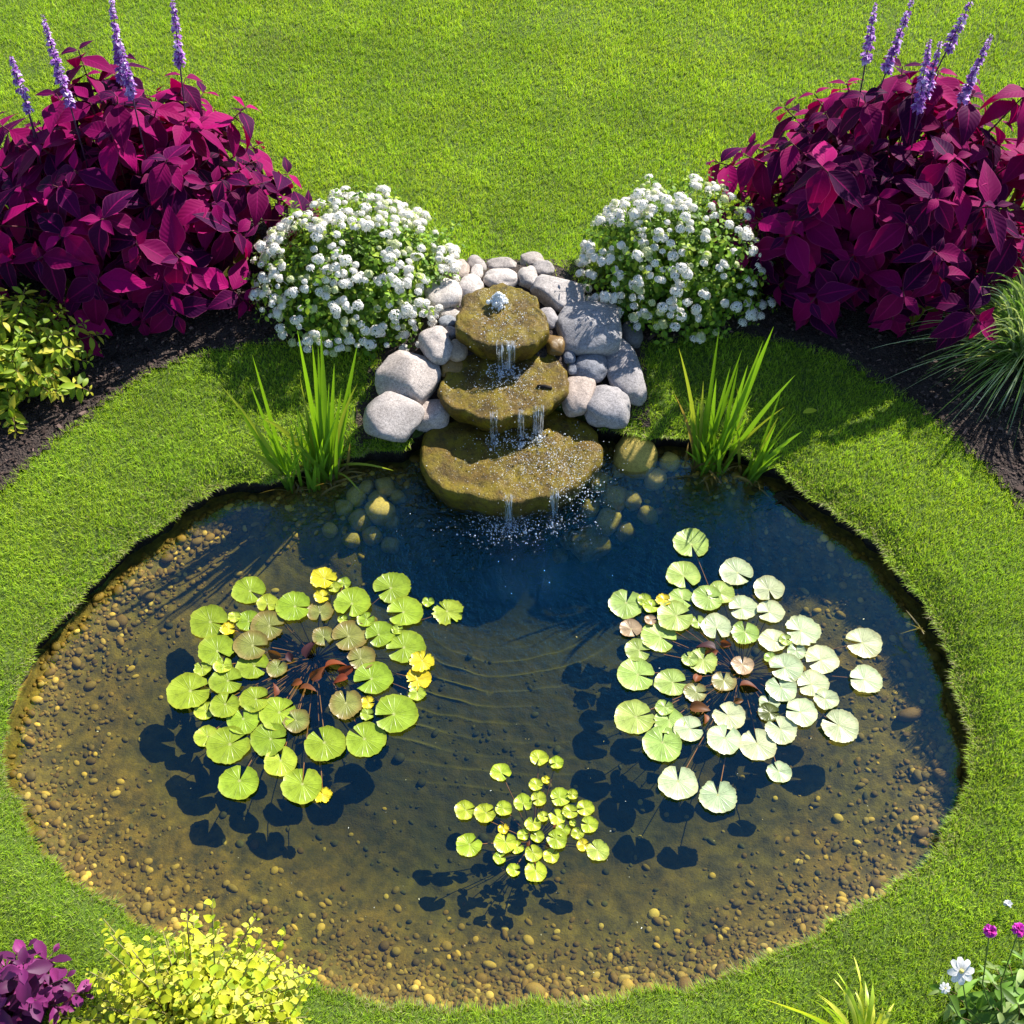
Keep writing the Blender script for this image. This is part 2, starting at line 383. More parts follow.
# water body: closed, its skirt and bottom lie inside the soil
wv = [R0+.02]; V = []
x = PC[0]+(R0+.02)*np.cos(TH); y = PC[1]+(R0+.02)*np.sin(TH)
V = np.concatenate([np.stack([x, y, np.full(NTH, WL)], 1), np.stack([x, y, np.full(NTH, -1.3)], 1), [[PC[0], PC[1], WL], [PC[0], PC[1], -1.3]]])
a = np.arange(NTH); b = (a+1) % NTH
Fw = [np.stack([a, b, np.full(NTH, 2*NTH)], 1), np.stack([b+NTH, a+NTH, np.full(NTH, 2*NTH+1)], 1), np.stack([a, a+NTH, b+NTH, b], 1)]
water = obj('water', mesh_np('water', V, Fw, M_water, smooth=False)); tag(water, kind='structure')

# ------------------------------------------------------------------ planting beds
def inpoly(x, y, P):
    x = np.asarray(x); y = np.asarray(y); c = np.zeros(x.shape, bool); j = len(P)-1
    for i in range(len(P)):
        xi, yi = P[i]; xj, yj = P[j]
        with np.errstate(divide='ignore', invalid='ignore'):
            c ^= ((yi > y) != (yj > y)) & (x < (xj-xi)*(y-yi)/(yj-yi+1e-12)+xi)
        j = i
    return c
BL = np.array([at(*p)[:2] for p in [(-260,650),(-100,545),(0,488),(50,442),(100,403),(150,370),(200,353),(260,344),(320,342),(362,350),(400,330),(440,300),(432,262),(400,245),(330,235),(250,222),(150,212),(0,212),(-260,220)]])
BR = np.array([at(*p)[:2] for p in [(1300,680),(1150,600),(1024,507),(980,457),(930,415),(890,385),(850,360),(800,344),(740,334),(690,336),(640,345),(600,330),(590,290),(620,262),(700,245),(780,228),(870,215),(1000,212),(1300,220)]])
SBW = np.array([at(*p, .10)[:2] for p in [(350,450),(362,400),(378,350),(410,300),(425,262),(450,250),(520,245),(570,250),(625,285),(655,350),(655,400),(630,440),(560,440),(440,450)]])
for nm, P in (('planting_bed', BL), ('planting_bed', BR), ('stone_bed', SBW)):
    g = .04; xs = np.arange(P[:, 0].min(), P[:, 0].max(), g); ys = np.arange(P[:, 1].min(), P[:, 1].max(), g)
    X, Y = np.meshgrid(xs, ys); ins = inpoly(X, Y, P)
    Z = gz(X, Y)+.012+.010*vnoise(X, Y, 9, 4)
    idx = np.arange(X.size).reshape(X.shape); q = ins[:-1, :-1] | ins[1:, 1:] | ins[1:, :-1] | ins[:-1, 1:]
    q = q & (edged(X, Y)[:-1, :-1] > (.1 if nm != 'stone_bed' else .03))
    F = np.stack([idx[:-1, :-1][q], idx[:-1, 1:][q], idx[1:, 1:][q], idx[1:, :-1][q]], 1)
    tag(obj(nm, mesh_np(nm, np.stack([X.ravel(), Y.ravel(), Z.ravel()], 1), F, M_mulch)), kind='structure')
# bark chips and crumbs on the beds
acc = Acc(); n = 48000
x = rng.uniform(-3.6, 3.6, n); y = rng.uniform(3.0, 5.6, n)
k = (inpoly(x, y, BL) | inpoly(x, y, BR)); x = x[k]; y = y[k]; n = len(x)
cv, cf = ico(1)
box = np.array([(-1, -1, -1), (1, -1, -1), (1, 1, -1), (-1, 1, -1), (-.8, -.9, 1), (.9, -.8, 1), (.8, .9, 1), (-.9, .7, 1)], float)
bf = np.array([(0, 3, 2, 1), (4, 5, 6, 7), (0, 1, 5, 4), (1, 2, 6, 5), (2, 3, 7, 6), (3, 0, 4, 7)])
A = rng.uniform(0, 6.28, n); T = rng.normal(0, .35, (n, 2)); s = np.exp(rng.normal(-5.6, .42, n)); Ms = []
zx = np.stack([np.cos(A), np.sin(A), T[:, 0]], 1); zx = nrm(zx); zz = nrm(np.stack([T[:, 1]*.5, T[:, 0]*.5, np.ones(n)], 1)); zy = np.cross(zz, zx)
M = np.stack([zx*(s*rng.uniform(1, 2.6, n))[:, None], zy*(s*rng.uniform(.6, 1.2, n))[:, None], zz*(s*.35)[:, None]], 2)
g = np.exp(rng.normal(-3.3, .65, n)); colr = np.stack([g*1.5, g*.98, g*.8], 1)
acc.inst((box, [bf], np.zeros((8, 2)), None), M, np.stack([x, y, gz(x, y)+.02], 1), np.clip(colr, 0, .5))
tag(obj('bark_mulch', acc.mesh('bark_mulch', M_chip, False)), 'dark crumbled bark mulch covering the planting beds', 'mulch', kind='stuff')

# ------------------------------------------------------------------ grass
STONE_PX = [(362,440),(372,395),(385,352),(425,300),(432,272),(450,266),(520,262),(560,268),(580,285),(620,300),(640,350),(640,395),(622,428),(560,430),(440,440)]
def grass():
    acc = Acc(); P = []
    n = 2700000
    x = rng.uniform(-5.2, 5.2, n); y = rng.uniform(.2, 8.9, n)
    px, py = mpx(np.stack([x, y, np.zeros(n)], 1))
    vis = (px > -130) & (px < 1154) & (py > -110) & (py < 1130)
    dist = np.hypot(y, H)
    dens = np.clip((5.2/dist)**1.4, .35, 1.)*np.where(vis, 1, .1)
    e = edged(x, y)
    k = (rng.random(n) < dens) & (e > .004) & ~inpoly(x, y, BL) & ~inpoly(x, y, BR)
    gx, gy = mpx(np.stack([x, y, gz(x, y)], 1)); k &= ~(inpoly(gx, gy, STONE_PX) & (rng.random(n) < .985))
    # thin brown patch by the lowest left stone and worn spots
    pt = at(366, 415)[:2]; k &= ~((np.hypot(x-pt[0], y-pt[1]) < .07) & (rng.random(n) < .8))
    x = x[k]; y = y[k]; e = e[k]
    # fringe hanging over the bank
    m = 15000; th = rng.uniform(0, 2*np.pi, m); r = Rp(th)+rng.exponential(.012, m)-.004
    fx = PC[0]+r*np.cos(th); fy = PC[1]+r*np.sin(th); gx, gy = mpx(np.stack([fx, fy, gz(fx, fy)], 1)); kk = ~inpoly(gx, gy, STONE_PX); fx = fx[kk]; fy = fy[kk]
    x = np.concatenate([x, fx]); y = np.concatenate([y, fy]); e = np.concatenate([e, np.zeros(len(fx))])
    fr = np.concatenate([np.zeros(len(e)-len(fx)), np.ones(len(fx))]) > .5
    n = len(x)
    clump = vnoise(x, y, 26, 11); patch = vnoise(x, y, 2.6, 12); p3 = vnoise(x, y, 7, 13)
    L = rng.uniform(.018, .044, n)*(1+.2*clump+.12*p3); L[fr] *= rng.uniform(.6, 1.5, fr.sum())
    fine = np.exp(-np.maximum(e, 0)/.05)
    L *= 1+.1*fine
    wd = rng.uniform(.0009, .0017, n)*np.clip(np.hypot(y, H)/5.6, .9, 1.4)
    az = rng.uniform(0, 2*np.pi, n)+.0; lean = np.abs(rng.normal(.62, .34, n))
    lx = np.cos(az)*lean+.10*vnoise(x, y, 18, 14); ly = np.sin(az)*lean+.10*vnoise(x, y, 18, 15)
    # lean outward over the water at the edge
    th = np.arctan2(y-PC[1], x-PC[0]); o = -(.55*fine*rng.uniform(.0, 1, n)+fr*rng.uniform(.2, 1.6, n))
    lx += o*np.cos(th); ly += o*np.sin(th)
    d0 = nrm(np.stack([lx*.4, ly*.4, np.ones(n)], 1)); d1 = nrm(np.stack([lx*1.5, ly*1.5, np.ones(n)*.85-fr*rng.uniform(0, 1.1, n)], 1))
    sd_ = rng.uniform(0, 2*np.pi, n); S = np.stack([np.cos(sd_), np.sin(sd_), np.zeros(n)], 1)
    B = np.stack([x, y, gz(x, y)-.004], 1)
    m1 = B+d0*(L*.5)[:, None]; tp = m1+d1*(L*.55)[:, None]; W = wd[:, None]
    V = np.stack([B-S*W, B+S*W, m1-S*W*.8, m1+S*W*.8, tp], 1).reshape(-1, 3)
    o5 = (np.arange(n)*5)[:, None]
    F4 = o5+np.array([[0, 1, 3, 2]]); F3 = o5+np.array([[2, 3, 4]])
    t = rng.random(n); base = np.array((.29, .52, .035))[None]*(1-t[:, None])+np.array((.56, .76, .065))[None]*t[:, None]
    base = base*(1+.17*patch+.13*p3+.14*clump+.06*np.sin(y*9+.8*patch))[:, None]
    yel = np.clip(.5+patch, 0, 1)[:, None]*.25; base = base*(1-yel)+base*np.array((1.35, 1.02, .9))*yel
    dry = (rng.random(n) < (.025+.42*np.exp(-np.maximum(e, 0)/.06)*np.clip(.6+p3, .2, 1)))
    base[dry] = np.array((.55, .52, .26))*rng.uniform(.6, 1.15, (dry.sum(), 1))
    # pale mown streak on the far lawn
    q = at(262, 42)[:2]; ps = np.exp(-((x-q[0])/.28)**2-((y-q[1])/.14)**2)+.35*np.exp(-((y-at(500,72)[1]-.12*np.sin(x))/.12)**2)*np.clip(.4+p3, 0, 1)
    pk = rng.random(n) < ps*.35; base[pk] = np.array((.33, .36, .16))
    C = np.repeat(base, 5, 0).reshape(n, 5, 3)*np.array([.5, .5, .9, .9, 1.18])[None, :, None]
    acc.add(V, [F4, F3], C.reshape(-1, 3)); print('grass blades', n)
    return acc
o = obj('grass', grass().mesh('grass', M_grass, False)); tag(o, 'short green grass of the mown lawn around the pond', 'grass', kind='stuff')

# ------------------------------------------------------------------ rocks
def stone_mesh(name, rx, ry, rz, mat, seed, col=(1, 1, 1), sub=4, boxy=.72, rough=.09, facet=.0):
    V, F = ico(sub); V = V.copy()
    q = np.sign(V)*np.abs(V)**boxy; q = q/np.power((np.abs(q)**2.6).sum(1), 1/2.6)[:, None]
    out = []; off = Vector((seed*3.1, seed*1.7, seed*.9))
    for v in q:
        p = Vector(v)
        a = mnoise.noise(p*.9+off)*rough*2.0+mnoise.noise(p*2.3+off)*rough*.65+mnoise.noise(p*6+off)*rough*.16+mnoise.noise(p*15+off)*rough*.05
        out.append(p*(1+a))
    q = np.array(out)
    if facet:
        r = np.random.default_rng(seed)
        for _ in range(7):
            nn = nrm(r.normal(size=3)+np.array((0, 0, .2))); dd = q@nn; lim = r.uniform(.72, .9); ex = np.maximum(dd-lim, 0); q = q-ex[:, None]*nn*.85
    q = q*np.array((rx, ry, rz)); return mesh_np(name, q, F, mat, np.broadcast_to(np.array(col, float), (len(q), 3)))
def Z3(X, Y): return 350+.3027*X, 240+.3027*Y
W_, T_, B_, D_ = (1.28, 1.22, 1.18), (.98, .86, .76), (.62, .70, .80), (.42, .44, .48)
STONES = [ # X, Y, rx, ry, rot, colour (shade tinted in on the right), mat, label
 (347,103,45,35,10,T_,0,'pinkish tan oval stone at the back left corner of the stone ring'),
 (415,84,34,31,0,(.85,.8,.78),0,'small grey stone at the back, between the pinkish tan stone and the long flat one'),
 (500,83,49,22,0,(.95,.9,.87),0,'long flat beige stone farthest back behind the white block shaped stone'),
 (603,70,40,27,15,(.9,.84,.8),0,'rounded beige stone farthest back at the right of the long flat stone'),
 (638,99,34,26,-10,(.78,.76,.76),0,'small grey stone between the round white stone and the lawn edge at the back'),
 (497,130,54,34,-3,W_,0,'white block shaped stone directly behind the bubbling spout'),
 (587,127,35,36,0,(1.1,1.06,1.02),0,'round pale stone touching the back right of the top slab'),
 (420,107,20,26,0,W_,0,'tiny upright white pebble wedged between back stones left of the white block'),
 (396,157,39,37,-15,W_,0,'smooth white stone touching the back left of the top slab'),
 (312,187,60,52,0,(1.35,1.3,1.26),0,'bright white round boulder next to the white flowers'),
 (335,246,34,18,0,(1.1,1.06,1.02),0,'thin flat white stone lying in front of the bright white boulder'),
 (322,270,27,20,0,B_,0,'dark grey stone squeezed under the thin flat white stone'),
 (333,306,24,20,-30,(.75,.72,.74),0,'small grey pebble beside the front left of the top slab'),
 (285,352,54,56,20,(1.12,1.05,1.0),0,'rounded light stone left of the small tan stone beside the middle slab'),
 (357,365,33,33,0,(.95,.78,.58),0,'small tan brown stone between top slab and middle slab on the left'),
 (337,422,39,28,0,(1.25,1.0,.62),2,'wet ochre stone at the left rim of the middle slab'),
 (197,457,105,82,-8,(1.08,1.0,.94),0,'large pale boulder, biggest on the left side'),
 (140,592,86,88,-25,(.92,.88,.86),0,'grey boulder low at the left, lowest one beside the water'),
 (265,577,62,48,0,(1.2,1.08,1.0),0,'pinkish white stone with a dark pit, left of the bottom slab'),
 (687,177,85,62,-5,(1.0,.97,.96),0,'large grey white boulder at the back right of the top slab'),
 (655,258,30,33,20,(.85,.84,.88),0,'small egg shaped grey stone at the right rim of the top slab'),
 (677,346,29,32,0,(.8,.62,.36),2,'wet dark brown stone between top slab and middle slab on the right'),
 (790,292,112,95,-12,(.80,.82,.87),0,'biggest grey boulder of the pile, below the white flowers on the right'),
 (930,315,35,40,0,(.45,.46,.5),0,'dark shaded stone behind the biggest grey boulder under the flowers'),
 (725,385,20,21,0,(.5,.56,.68),0,'upper of two tiny bluish pebbles beside the middle slab'),
 (736,425,17,21,0,(.5,.56,.68),0,'lower of two tiny bluish pebbles beside the middle slab'),
 (793,415,54,45,-18,(.55,.60,.70),0,'bluish grey oval stone in front of the biggest grey boulder'),
 (903,432,56,100,14,(.8,.79,.82),0,'tall leaning grey stone at the outer right edge of the pile'),
 (755,510,52,64,-12,(.95,.83,.75),0,'tan grey stone touching the right end of the middle slab'),
 (850,548,70,72,-10,(.76,.76,.80),0,'grey wedge shaped stone at the lower right beside the water'),
]
for i, (X, Y, rx, ry, rot, col, mk, lab) in enumerate(STONES):
    px, py = Z3(X, Y); zc = .1
    for _ in range(6):
        p = at(px, py, zc); s = scale_at(p)/.3027*.3027
        RX = rx*.3027/s; RZ = min(RX, ry*.3027/s)*.74; dd = math.atan2(H-zc, p[1])
        RY = math.sqrt(max((ry*.3027/s)**2-(RZ*math.cos(dd))**2, (.6*ry*.3027/s)**2))/math.sin(dd)
        RY = min(RY, RX*2.2); g = float(gz(p[0], p[1]))
        zc = max(g, -.03)+RZ*.72
        if edged(p[0], p[1]) < 0: zc = max(zc, .03)
    me = stone_mesh('river_stone', RX*1.03, RY*1.03, RZ, (M_stone, M_slab, M_wetstone)[mk], 11+i*7, col, 4, 1.04 if i % 3 or i == 22 else .9, .12, .22 if RX > .11 and i not in (9,) else .0)
    o = obj('river_stone', me, loc=p); o.rotation_euler = (rng.uniform(-.1, .1), rng.uniform(-.1, .1), R(rot)*1.)
    tag(o, lab, 'stone', 'rounded stones piled around the waterfall')

def slab(outline, zt, th, label, seed):
    P = np.array([at(*Z3(*p), zt)[:2] for p in outline]); c = P.mean(0); n = 96
    a = np.arctan2(P[:, 1]-c[1], P[:, 0]-c[0]); r = np.hypot(*(P-c).T); o_ = np.argsort(a); a = a[o_]; r = r[o_]
    T = np.linspace(-np.pi, np.pi, n, endpoint=False)
    def rf(t):
        s = 0
        for k, wt in ((-.12, .2), (0, .6), (.12, .2)): s = s+wt*np.interp((t+k+np.pi) % (2*np.pi)-np.pi, np.concatenate([a-2*np.pi, a, a+2*np.pi]), np.tile(r, 3))
        return s
    r0 = rf(T)+.008*np.sin(T*7+seed)+.005*np.sin(T*13+2*seed)+.003*np.sin(T*29)
    prof = [(.0, -th), (.6, -th), (.78, -th), (.85, -th*.92), (.90, -th*.75), (.94, -th*.55), (.98, -th*.38), (1.005, -th*.2), (.995, -th*.08), (.975, -.004), (.95, .002)]
    prof += [(u, .004) for u in np.linspace(.92, .04, 26)]
    V = []; off = Vector((seed, seed*2, 5.))
    for i, (u, z) in enumerate(prof[1:]):
        for j in range(n):
            x = c[0]+r0[j]*u*math.cos(T[j]); y = c[1]+r0[j]*u*math.sin(T[j]); zz = zt+z
            p = Vector((x, y, zz)); k = 1. if z > -.01 else .6
            nz_ = mnoise.fractal(p*9+off, .8, 2.2, 5)
            led = math.floor((mnoise.noise(p*5+off)+mnoise.noise(p*11+off)*.4)*3)/3
            if z > -.01: zz += .010*nz_+.012*led*min(1, (1-u)*8)
            else:
                q = .010*nz_; x += q*math.cos(T[j]); y += q*math.sin(T[j]); zz += .004*nz_
            V.append((x, y, zz))
    m = len(prof)-1; F = [(i*n+j, i*n+(j+1) % n, (i+1)*n+(j+1) % n, (i+1)*n+j) for i in range(m-1) for j in range(n)]
    V.append((c[0], c[1], zt)); V.append((c[0], c[1], zt-th))
    F3 = [((m-1)*n+j, (m-1)*n+(j+1) % n, m*n) for j in range(n)]+[((j+1) % n, j, m*n+1) for j in range(n)]
    me = mesh_np('waterfall_slab', V, [np.array(F), np.array(F3)], M_slab, np.ones((len(V), 3)))
    tag(obj('waterfall_slab', me), label, 'rock slab', 'mossy slabs stacked as waterfall steps')
slab([(222,695),(240,645),(320,600),(450,570),(600,560),(720,570),(795,600),(828,660),(825,740),(765,800),(640,850),(480,862),(350,840),(255,785)], .0, .24, 'widest mossy brown slab, lowest step of the waterfall standing in the pond', 1)
slab([(290,490),(325,410),(400,372),(520,350),(640,360),(700,390),(723,440),(710,500),(660,550),(560,582),(450,590),(360,562),(300,525)], .145, .15, 'mossy slab forming the middle step of the waterfall with a dark twig on it', 2)
slab([(345,270),(370,205),(430,155),(500,140),(580,160),(630,220),(655,290),(640,325),(560,352),(450,345),(380,322)], .29, .15, 'smallest mossy slab, top step of the waterfall under the bubbling spout', 3)

# ------------------------------------------------------------------ falling water, spout, droplets
def fall(px0, py0, z0, z1, wpx, n, label, seed, drop=.045):
    r = np.random.default_rng(seed); acc = Acc()
    for k in range(n):
        px = px0+r.uniform(-.4, .4)*wpx; p = at(px, py0+r.uniform(-1, 1), z0); p[1] += .02
        pts = []; out = r.uniform(.5, 1)*drop
        for i in range(9):
            t = i/8; x = p[0]+.004*math.sin(t*6+k); y = p[1]-.02-out*t; z = z0+.006-(z0-z1)*t*t
            pts.append((x+(r.normal(0, .0012)), y, z))
        ra = r.uniform(.001, .0032); tube(acc, pts, [ra*(1+.35*math.sin(i*1.7+k))*(1.2-.4*i/8) for i in range(9)], k=6)
    q = at(px0, py0, z0); ww = wpx*1.05/scale_at(q); nx = 14; VV = []; UU = []
    for i in range(11):
        t = i/10
        for j in range(nx+1):
            a = j/nx; VV.append((q[0]+(a-.5)*ww*(1-.1*t), q[1]+.03-.035*min(1, t*3)-drop*.7*t+.004*math.sin(a*19+t*3), z0+.010-(z0-z1)*max(0, t-.15)**1.6/.77)); UU.append((a*ww*8, t*.12))
    acc.add(np.array(VV), np.array([(i*(nx+1)+j, i*(nx+1)+j+1, (i+1)*(nx+1)+j+1, (i+1)*(nx+1)+j) for i in range(10) for j in range(nx)]), (1, 1, 1), np.array(UU))
    V, F = ico(1)
    m = n*16; q = at(px0, py0, z0); ww = wpx/scale_at(q)
    P = np.stack([q[0]+r.normal(0, ww*.42, m), q[1]-.02-drop*.9+r.normal(0, .022, m), z1+np.abs(r.normal(0, .010, m))], 1)
    s = np.exp(r.normal(-5.75, .4, m)); acc.inst((V, [F], np.zeros((len(V), 2)), None), np.eye(3)[None]*s[:, None, None], P, np.ones((m, 3)))
    o = obj('water_stream', acc.mesh('water_stream', M_fall)); tag(o, label, 'water stream', 'thin streams falling between the slabs')
def zf(X, Y, *a): return Z3(X, Y)
fall(*Z3(515,352), .29, .155, 19, 9, 'thin curtain of water falling from the top slab onto the middle slab', 5)
fall(*Z3(475,588), .145, .01, 8, 4, 'left narrow trickle dropping from the middle slab', 6)
fall(*Z3(565,580), .145, .01, 7, 4, 'central trickle dropping from the middle slab', 7)
fall(*Z3(622,566), .145, .01, 11, 6, 'right trickle dropping from the middle slab near its right end', 8)
fall(*Z3(525,862), .0, WL, 8, 4, 'small trickle running off the front of the bottom slab into the pond', 9)
fall(*Z3(675,842), .0, WL, 9, 5, 'trickle running off the right front of the bottom slab into the pond', 10)
# spout
sp = at(498, 303, .295); acc = Acc(); V, F = ico(4); V = V.copy()
q = []
for v in V:
    p = Vector(v); a = 1+.16*mnoise.noise(p*3+Vector((3, 3, 3)))+.14*mnoise.noise(p*8); x, y, z = p*a
    k = 1-.45*max(z, 0); q.append((x*.031*k, y*.031*k, max(z, -.3)*.052+.010))
acc.add(q, F)
V1, F1 = ico(1); m = 140; a = rng.uniform(0, 6.28, m); rr = rng.uniform(0, .048, m); P = np.stack([rr*np.cos(a), rr*np.sin(a), np.maximum(.060-rr*1.25, .0)+rng.normal(0, .006, m)+.006], 1)
acc.inst((V1, [F1], np.zeros((len(V1), 2)), None), np.eye(3)[None]*np.exp(rng.normal(-5.35, .4, m))[:, None, None], P, np.ones((m, 3)))
tag(obj('bubbling_spout', acc.mesh('bubbling_spout', M_foam), loc=sp), 'small white bubbling water spout welling up on the top slab', 'spout')
# droplets and foam; white beads also paint wet glints on the slabs
acc = Acc(); P = []; S = []
def spr(n, X, Y, sx, sy, z, sz=.004, big=-6.35):
    for _ in range(n):
        px, py = Z3(X+rng.normal(0, sx), Y+rng.normal(0, sy)); P.append(at(px, py, z+abs(rng.normal(0, sz)))); S.append(math.exp(rng.normal(big, .38)))
spr(380, 510, 265, 55, 45, .300, .003, -6.6); spr(620, 520, 480, 80, 45, .156, .003, -6.6); spr(110, 505, 425, 28, 14, .156, .006, -5.9)
spr(900, 600, 730, 110, 55, .010, .003, -6.55); spr(380, 730, 740, 50, 45, .010, .004, -6.5); spr(190, 560, 660, 65, 14, .015, .01, -6.0)
spr(330, 520, 945, 48, 26, WL+.002, .006, -6.1); spr(520, 590, 925, 130, 42, WL+.01, .03, -6.55); spr(160, 760, 830, 45, 30, 0., .04, -6.3)
spr(120, 430, 950, 90, 30, WL+.01, .02, -6.6)
P = np.array(P); S = np.array(S); n = len(P)
k = ~((P[:, 2] > WL+.06) & (P[:, 2] < .06) & (rng.random(n) < .0))
M = np.eye(3)[None]*S[:, None, None]*rng.uniform(.7, 1.3, (n, 3))[:, None, :]
acc.inst((V1, [F1], np.zeros((len(V1), 2)), None), M, P, np.ones((n, 3)))
tag(obj('droplets_and_glints', acc.mesh('droplets_and_glints', M_foam)), 'white droplets and splashes, also painting wet glints, over the waterfall slabs', 'spray', kind='stuff')
# dark twig on the middle slab
acc = Acc(); c = at(*Z3(643, 487), .150); tube(acc, [c+np.array((-.035, .008, 0)), c+np.array((0, 0, .006)), c+np.array((.036, -.008, .001))], [.008, .011, .008], (.02, .016, .014), 8)
tag(obj('twig', acc.mesh('twig', M_chip)), 'short dark piece of wood lying on the middle slab', 'twig')

# ------------------------------------------------------------------ pond floor stones and gravel
V2, F2 = ico(2)
def pebbles(n, ufun, smean, ssd, palette, name=None, acc=None, yel=.08):
    acc = acc or Acc(); th = rng.uniform(0, 2*np.pi, n); u = ufun(n); r = Rp(th)*u
    x = PC[0]+r*np.cos(th); y = PC[1]+r*np.sin(th); s = np.exp(rng.normal(smean, ssd, n))
    A = rng.uniform(0, 6.28, n); ca, sa = np.cos(A), np.sin(A); e = rng.uniform(.7, 1.25, n)
    M = np.zeros((n, 3, 3)); M[:, 0, 0] = ca*s*e; M[:, 1, 0] = sa*s*e; M[:, 0, 1] = -sa*s/e; M[:, 1, 1] = ca*s/e; M[:, 2, 2] = s*.55
    c = np.array(palette)[rng.integers(0, len(palette), n)]*rng.uniform(.55, 1.25, (n, 1))
    kk = bedz(x, y) > WL-.235; M, x, y, s, c = M[kk], x[kk], y[kk], s[kk], c[kk]
    acc.inst((V2, [F2], np.zeros((len(V2), 2)), None), M, np.stack([x, y, bedz(x, y)+s*.12], 1), c); return acc
brown = [(.31, .18, .018), (.25, .145, .015), (.35, .22, .026), (.20, .125, .016), (.28, .19, .025)]
yello = [(.74, .47, .06), (.64, .42, .06), (.78, .55, .10)]
acc = pebbles(7000, lambda n: 1.0-np.abs(rng.normal(0, .10, n)), -4.78, .34, brown)
pebbles(440, lambda n: .985-np.abs(rng.normal(0, .11, n)), -4.3, .28, yello, acc=acc)
pebbles(90, lambda n: rng.uniform(.3, .9, n), -4.5, .3, yello, acc=acc)
pebbles(120, lambda n: 1.0-np.abs(rng.normal(0, .06, n)), -3.85, .22, brown, acc=acc)
pebbles(900, lambda n: rng.uniform(.1, .9, n), -4.9, .4, [(.13, .115, .02), (.10, .09, .02), (.17, .14, .03)], acc=acc)
tag(obj('gravel', acc.mesh('gravel', M_pebble)), 'brown and yellow gravel on the pond floor along the shore', 'gravel', kind='stuff')
SUB = [] # px, py, r px ; submerged stones beside the slabs
for X, Y, r_ in [(385,487,9),(377,499,8),(366,487,7),(381,512,13),(356,497,9),(391,522,7),(360,520,10),(398,497,7),(344,508,8),(372,536,9),(352,540,8),(390,545,8),(330,530,7)]: SUB.append((X, Y, r_, 0))
for X, Y, r_ in [(636,457,20),(614,498,13),(598,482,10),(655,480,10),(632,500,9),(608,522,12),(590,508,9),(625,532,9),(590,545,17),(570,540,9),(648,515,9),(560,556,7),(618,470,7),(670,462,9)]: SUB.append((X, Y, r_, 1))
for j, (X, Y, r_, side) in enumerate(SUB):
    p = at(X, Y, -.22); zb = float(bedz(p[0], p[1])); zc = zb+.03
    for _ in range(4):
        p = at(X, Y, zc); rr = r_/scale_at(p); zc = float(bedz(p[0], p[1]))+rr*.35
    me = stone_mesh('submerged_stone', rr*1.1, rr*1., rr*.95, M_algae, 300+j, rng.uniform(.75, 1.25)*np.array((1, 1, 1)), 3, .75, .12)
    o = obj('submerged_stone', me, loc=p); o.rotation_euler = (0, 0, rng.uniform(0, 6))
    tag(o, ('yellow brown algae covered stone under water between the left iris and the bottom slab', 'dim olive brown stone under water at the right of the bottom slab')[side], 'stone', ('sunken stones left of the bottom slab', 'sunken stones right of the bottom slab')[side])

# ------------------------------------------------------------------ water lilies
G_, Y_, O_, YG, PK, RD = (.27,.375,.022), (.62,.52,.02), (.22,.24,.05), (.36,.46,.035), (.42,.30,.17), (.20,.05,.03)
def c4(L, ox, oy, s): return [(ox+a[0]*s, oy+a[1]*s, a[2]*s)+tuple(a[3:]) for a in L]
LP = c4([(328,152,50,-30,G_),(384,190,32,-90,YG),(462,200,52,-5,G_),(552,115,40,-20,Y_,.5),(615,130,20,-90,YG),(585,142,20,200,YG),(548,170,24,0,Y_,.5),(640,188,54,-110,G_),(543,215,40,-90,O_),
 (760,143,56,205,G_,.2),(798,216,55,195,G_),(868,187,18,90,YG),(928,217,46,140,YG,.6),(207,246,57,-12,G_),(285,232,20,0,YG,.4),(265,268,23,0,Y_,.4),(325,243,36,-40,G_),(385,258,51,-5,O_),
 (230,332,54,-40,G_),(335,317,52,-10,O_),(552,290,33,-60,O_),(633,288,55,205,O_),(722,283,44,215,G_),(680,240,27,40,G_),(612,240,16,0,YG),(800,322,60,200,G_),(775,270,18,0,YG),(848,366,37,60,Y_,.5),
 (340,378,50,-20,G_),(412,387,31,60,O_),(188,388,26,120,YG,.3),(250,378,28,90,YG),(668,355,42,200,O_),(702,416,59,205,G_),(260,424,50,0,G_),(146,456,65,15,G_),(838,420,38,200,Y_,.6),(835,462,26,90,YG,.3),
 (345,480,45,10,G_),(255,498,44,70,G_),(195,515,31,0,YG),(312,542,50,110,G_),(415,522,55,30,G_),(620,495,49,100,O_,.2),(686,490,22,0,Y_,.4),(684,525,21,0,YG,.4),(770,523,66,195,G_),(472,545,39,150,O_),
 (200,592,36,0,YG),(265,618,65,30,G_),(388,600,54,5,G_,.15),(558,614,62,125,G_),(680,602,60,145,G_),(424,668,49,100,YG),(298,730,60,80,G_),(488,740,60,85,G_),(550,768,28,120,Y_,.6)], 140, 540, .332)
LP_red = c4([(510,320,42,80,1),(400,345,30,170,0),(448,348,24,120,1),(588,368,40,25,0),(538,402,36,20,0),(505,442,34,5,0),(410,447,26,80,0),(625,392,34,0,0),(600,418,30,190,0),(470,430,22,200,0)], 140, 540, .332)
G_sheen, Op = (.47,.55,.29), (.28,.30,.10)  # reflected sheen painted into these paler pad colours
Gq = (.33,.45,.09)
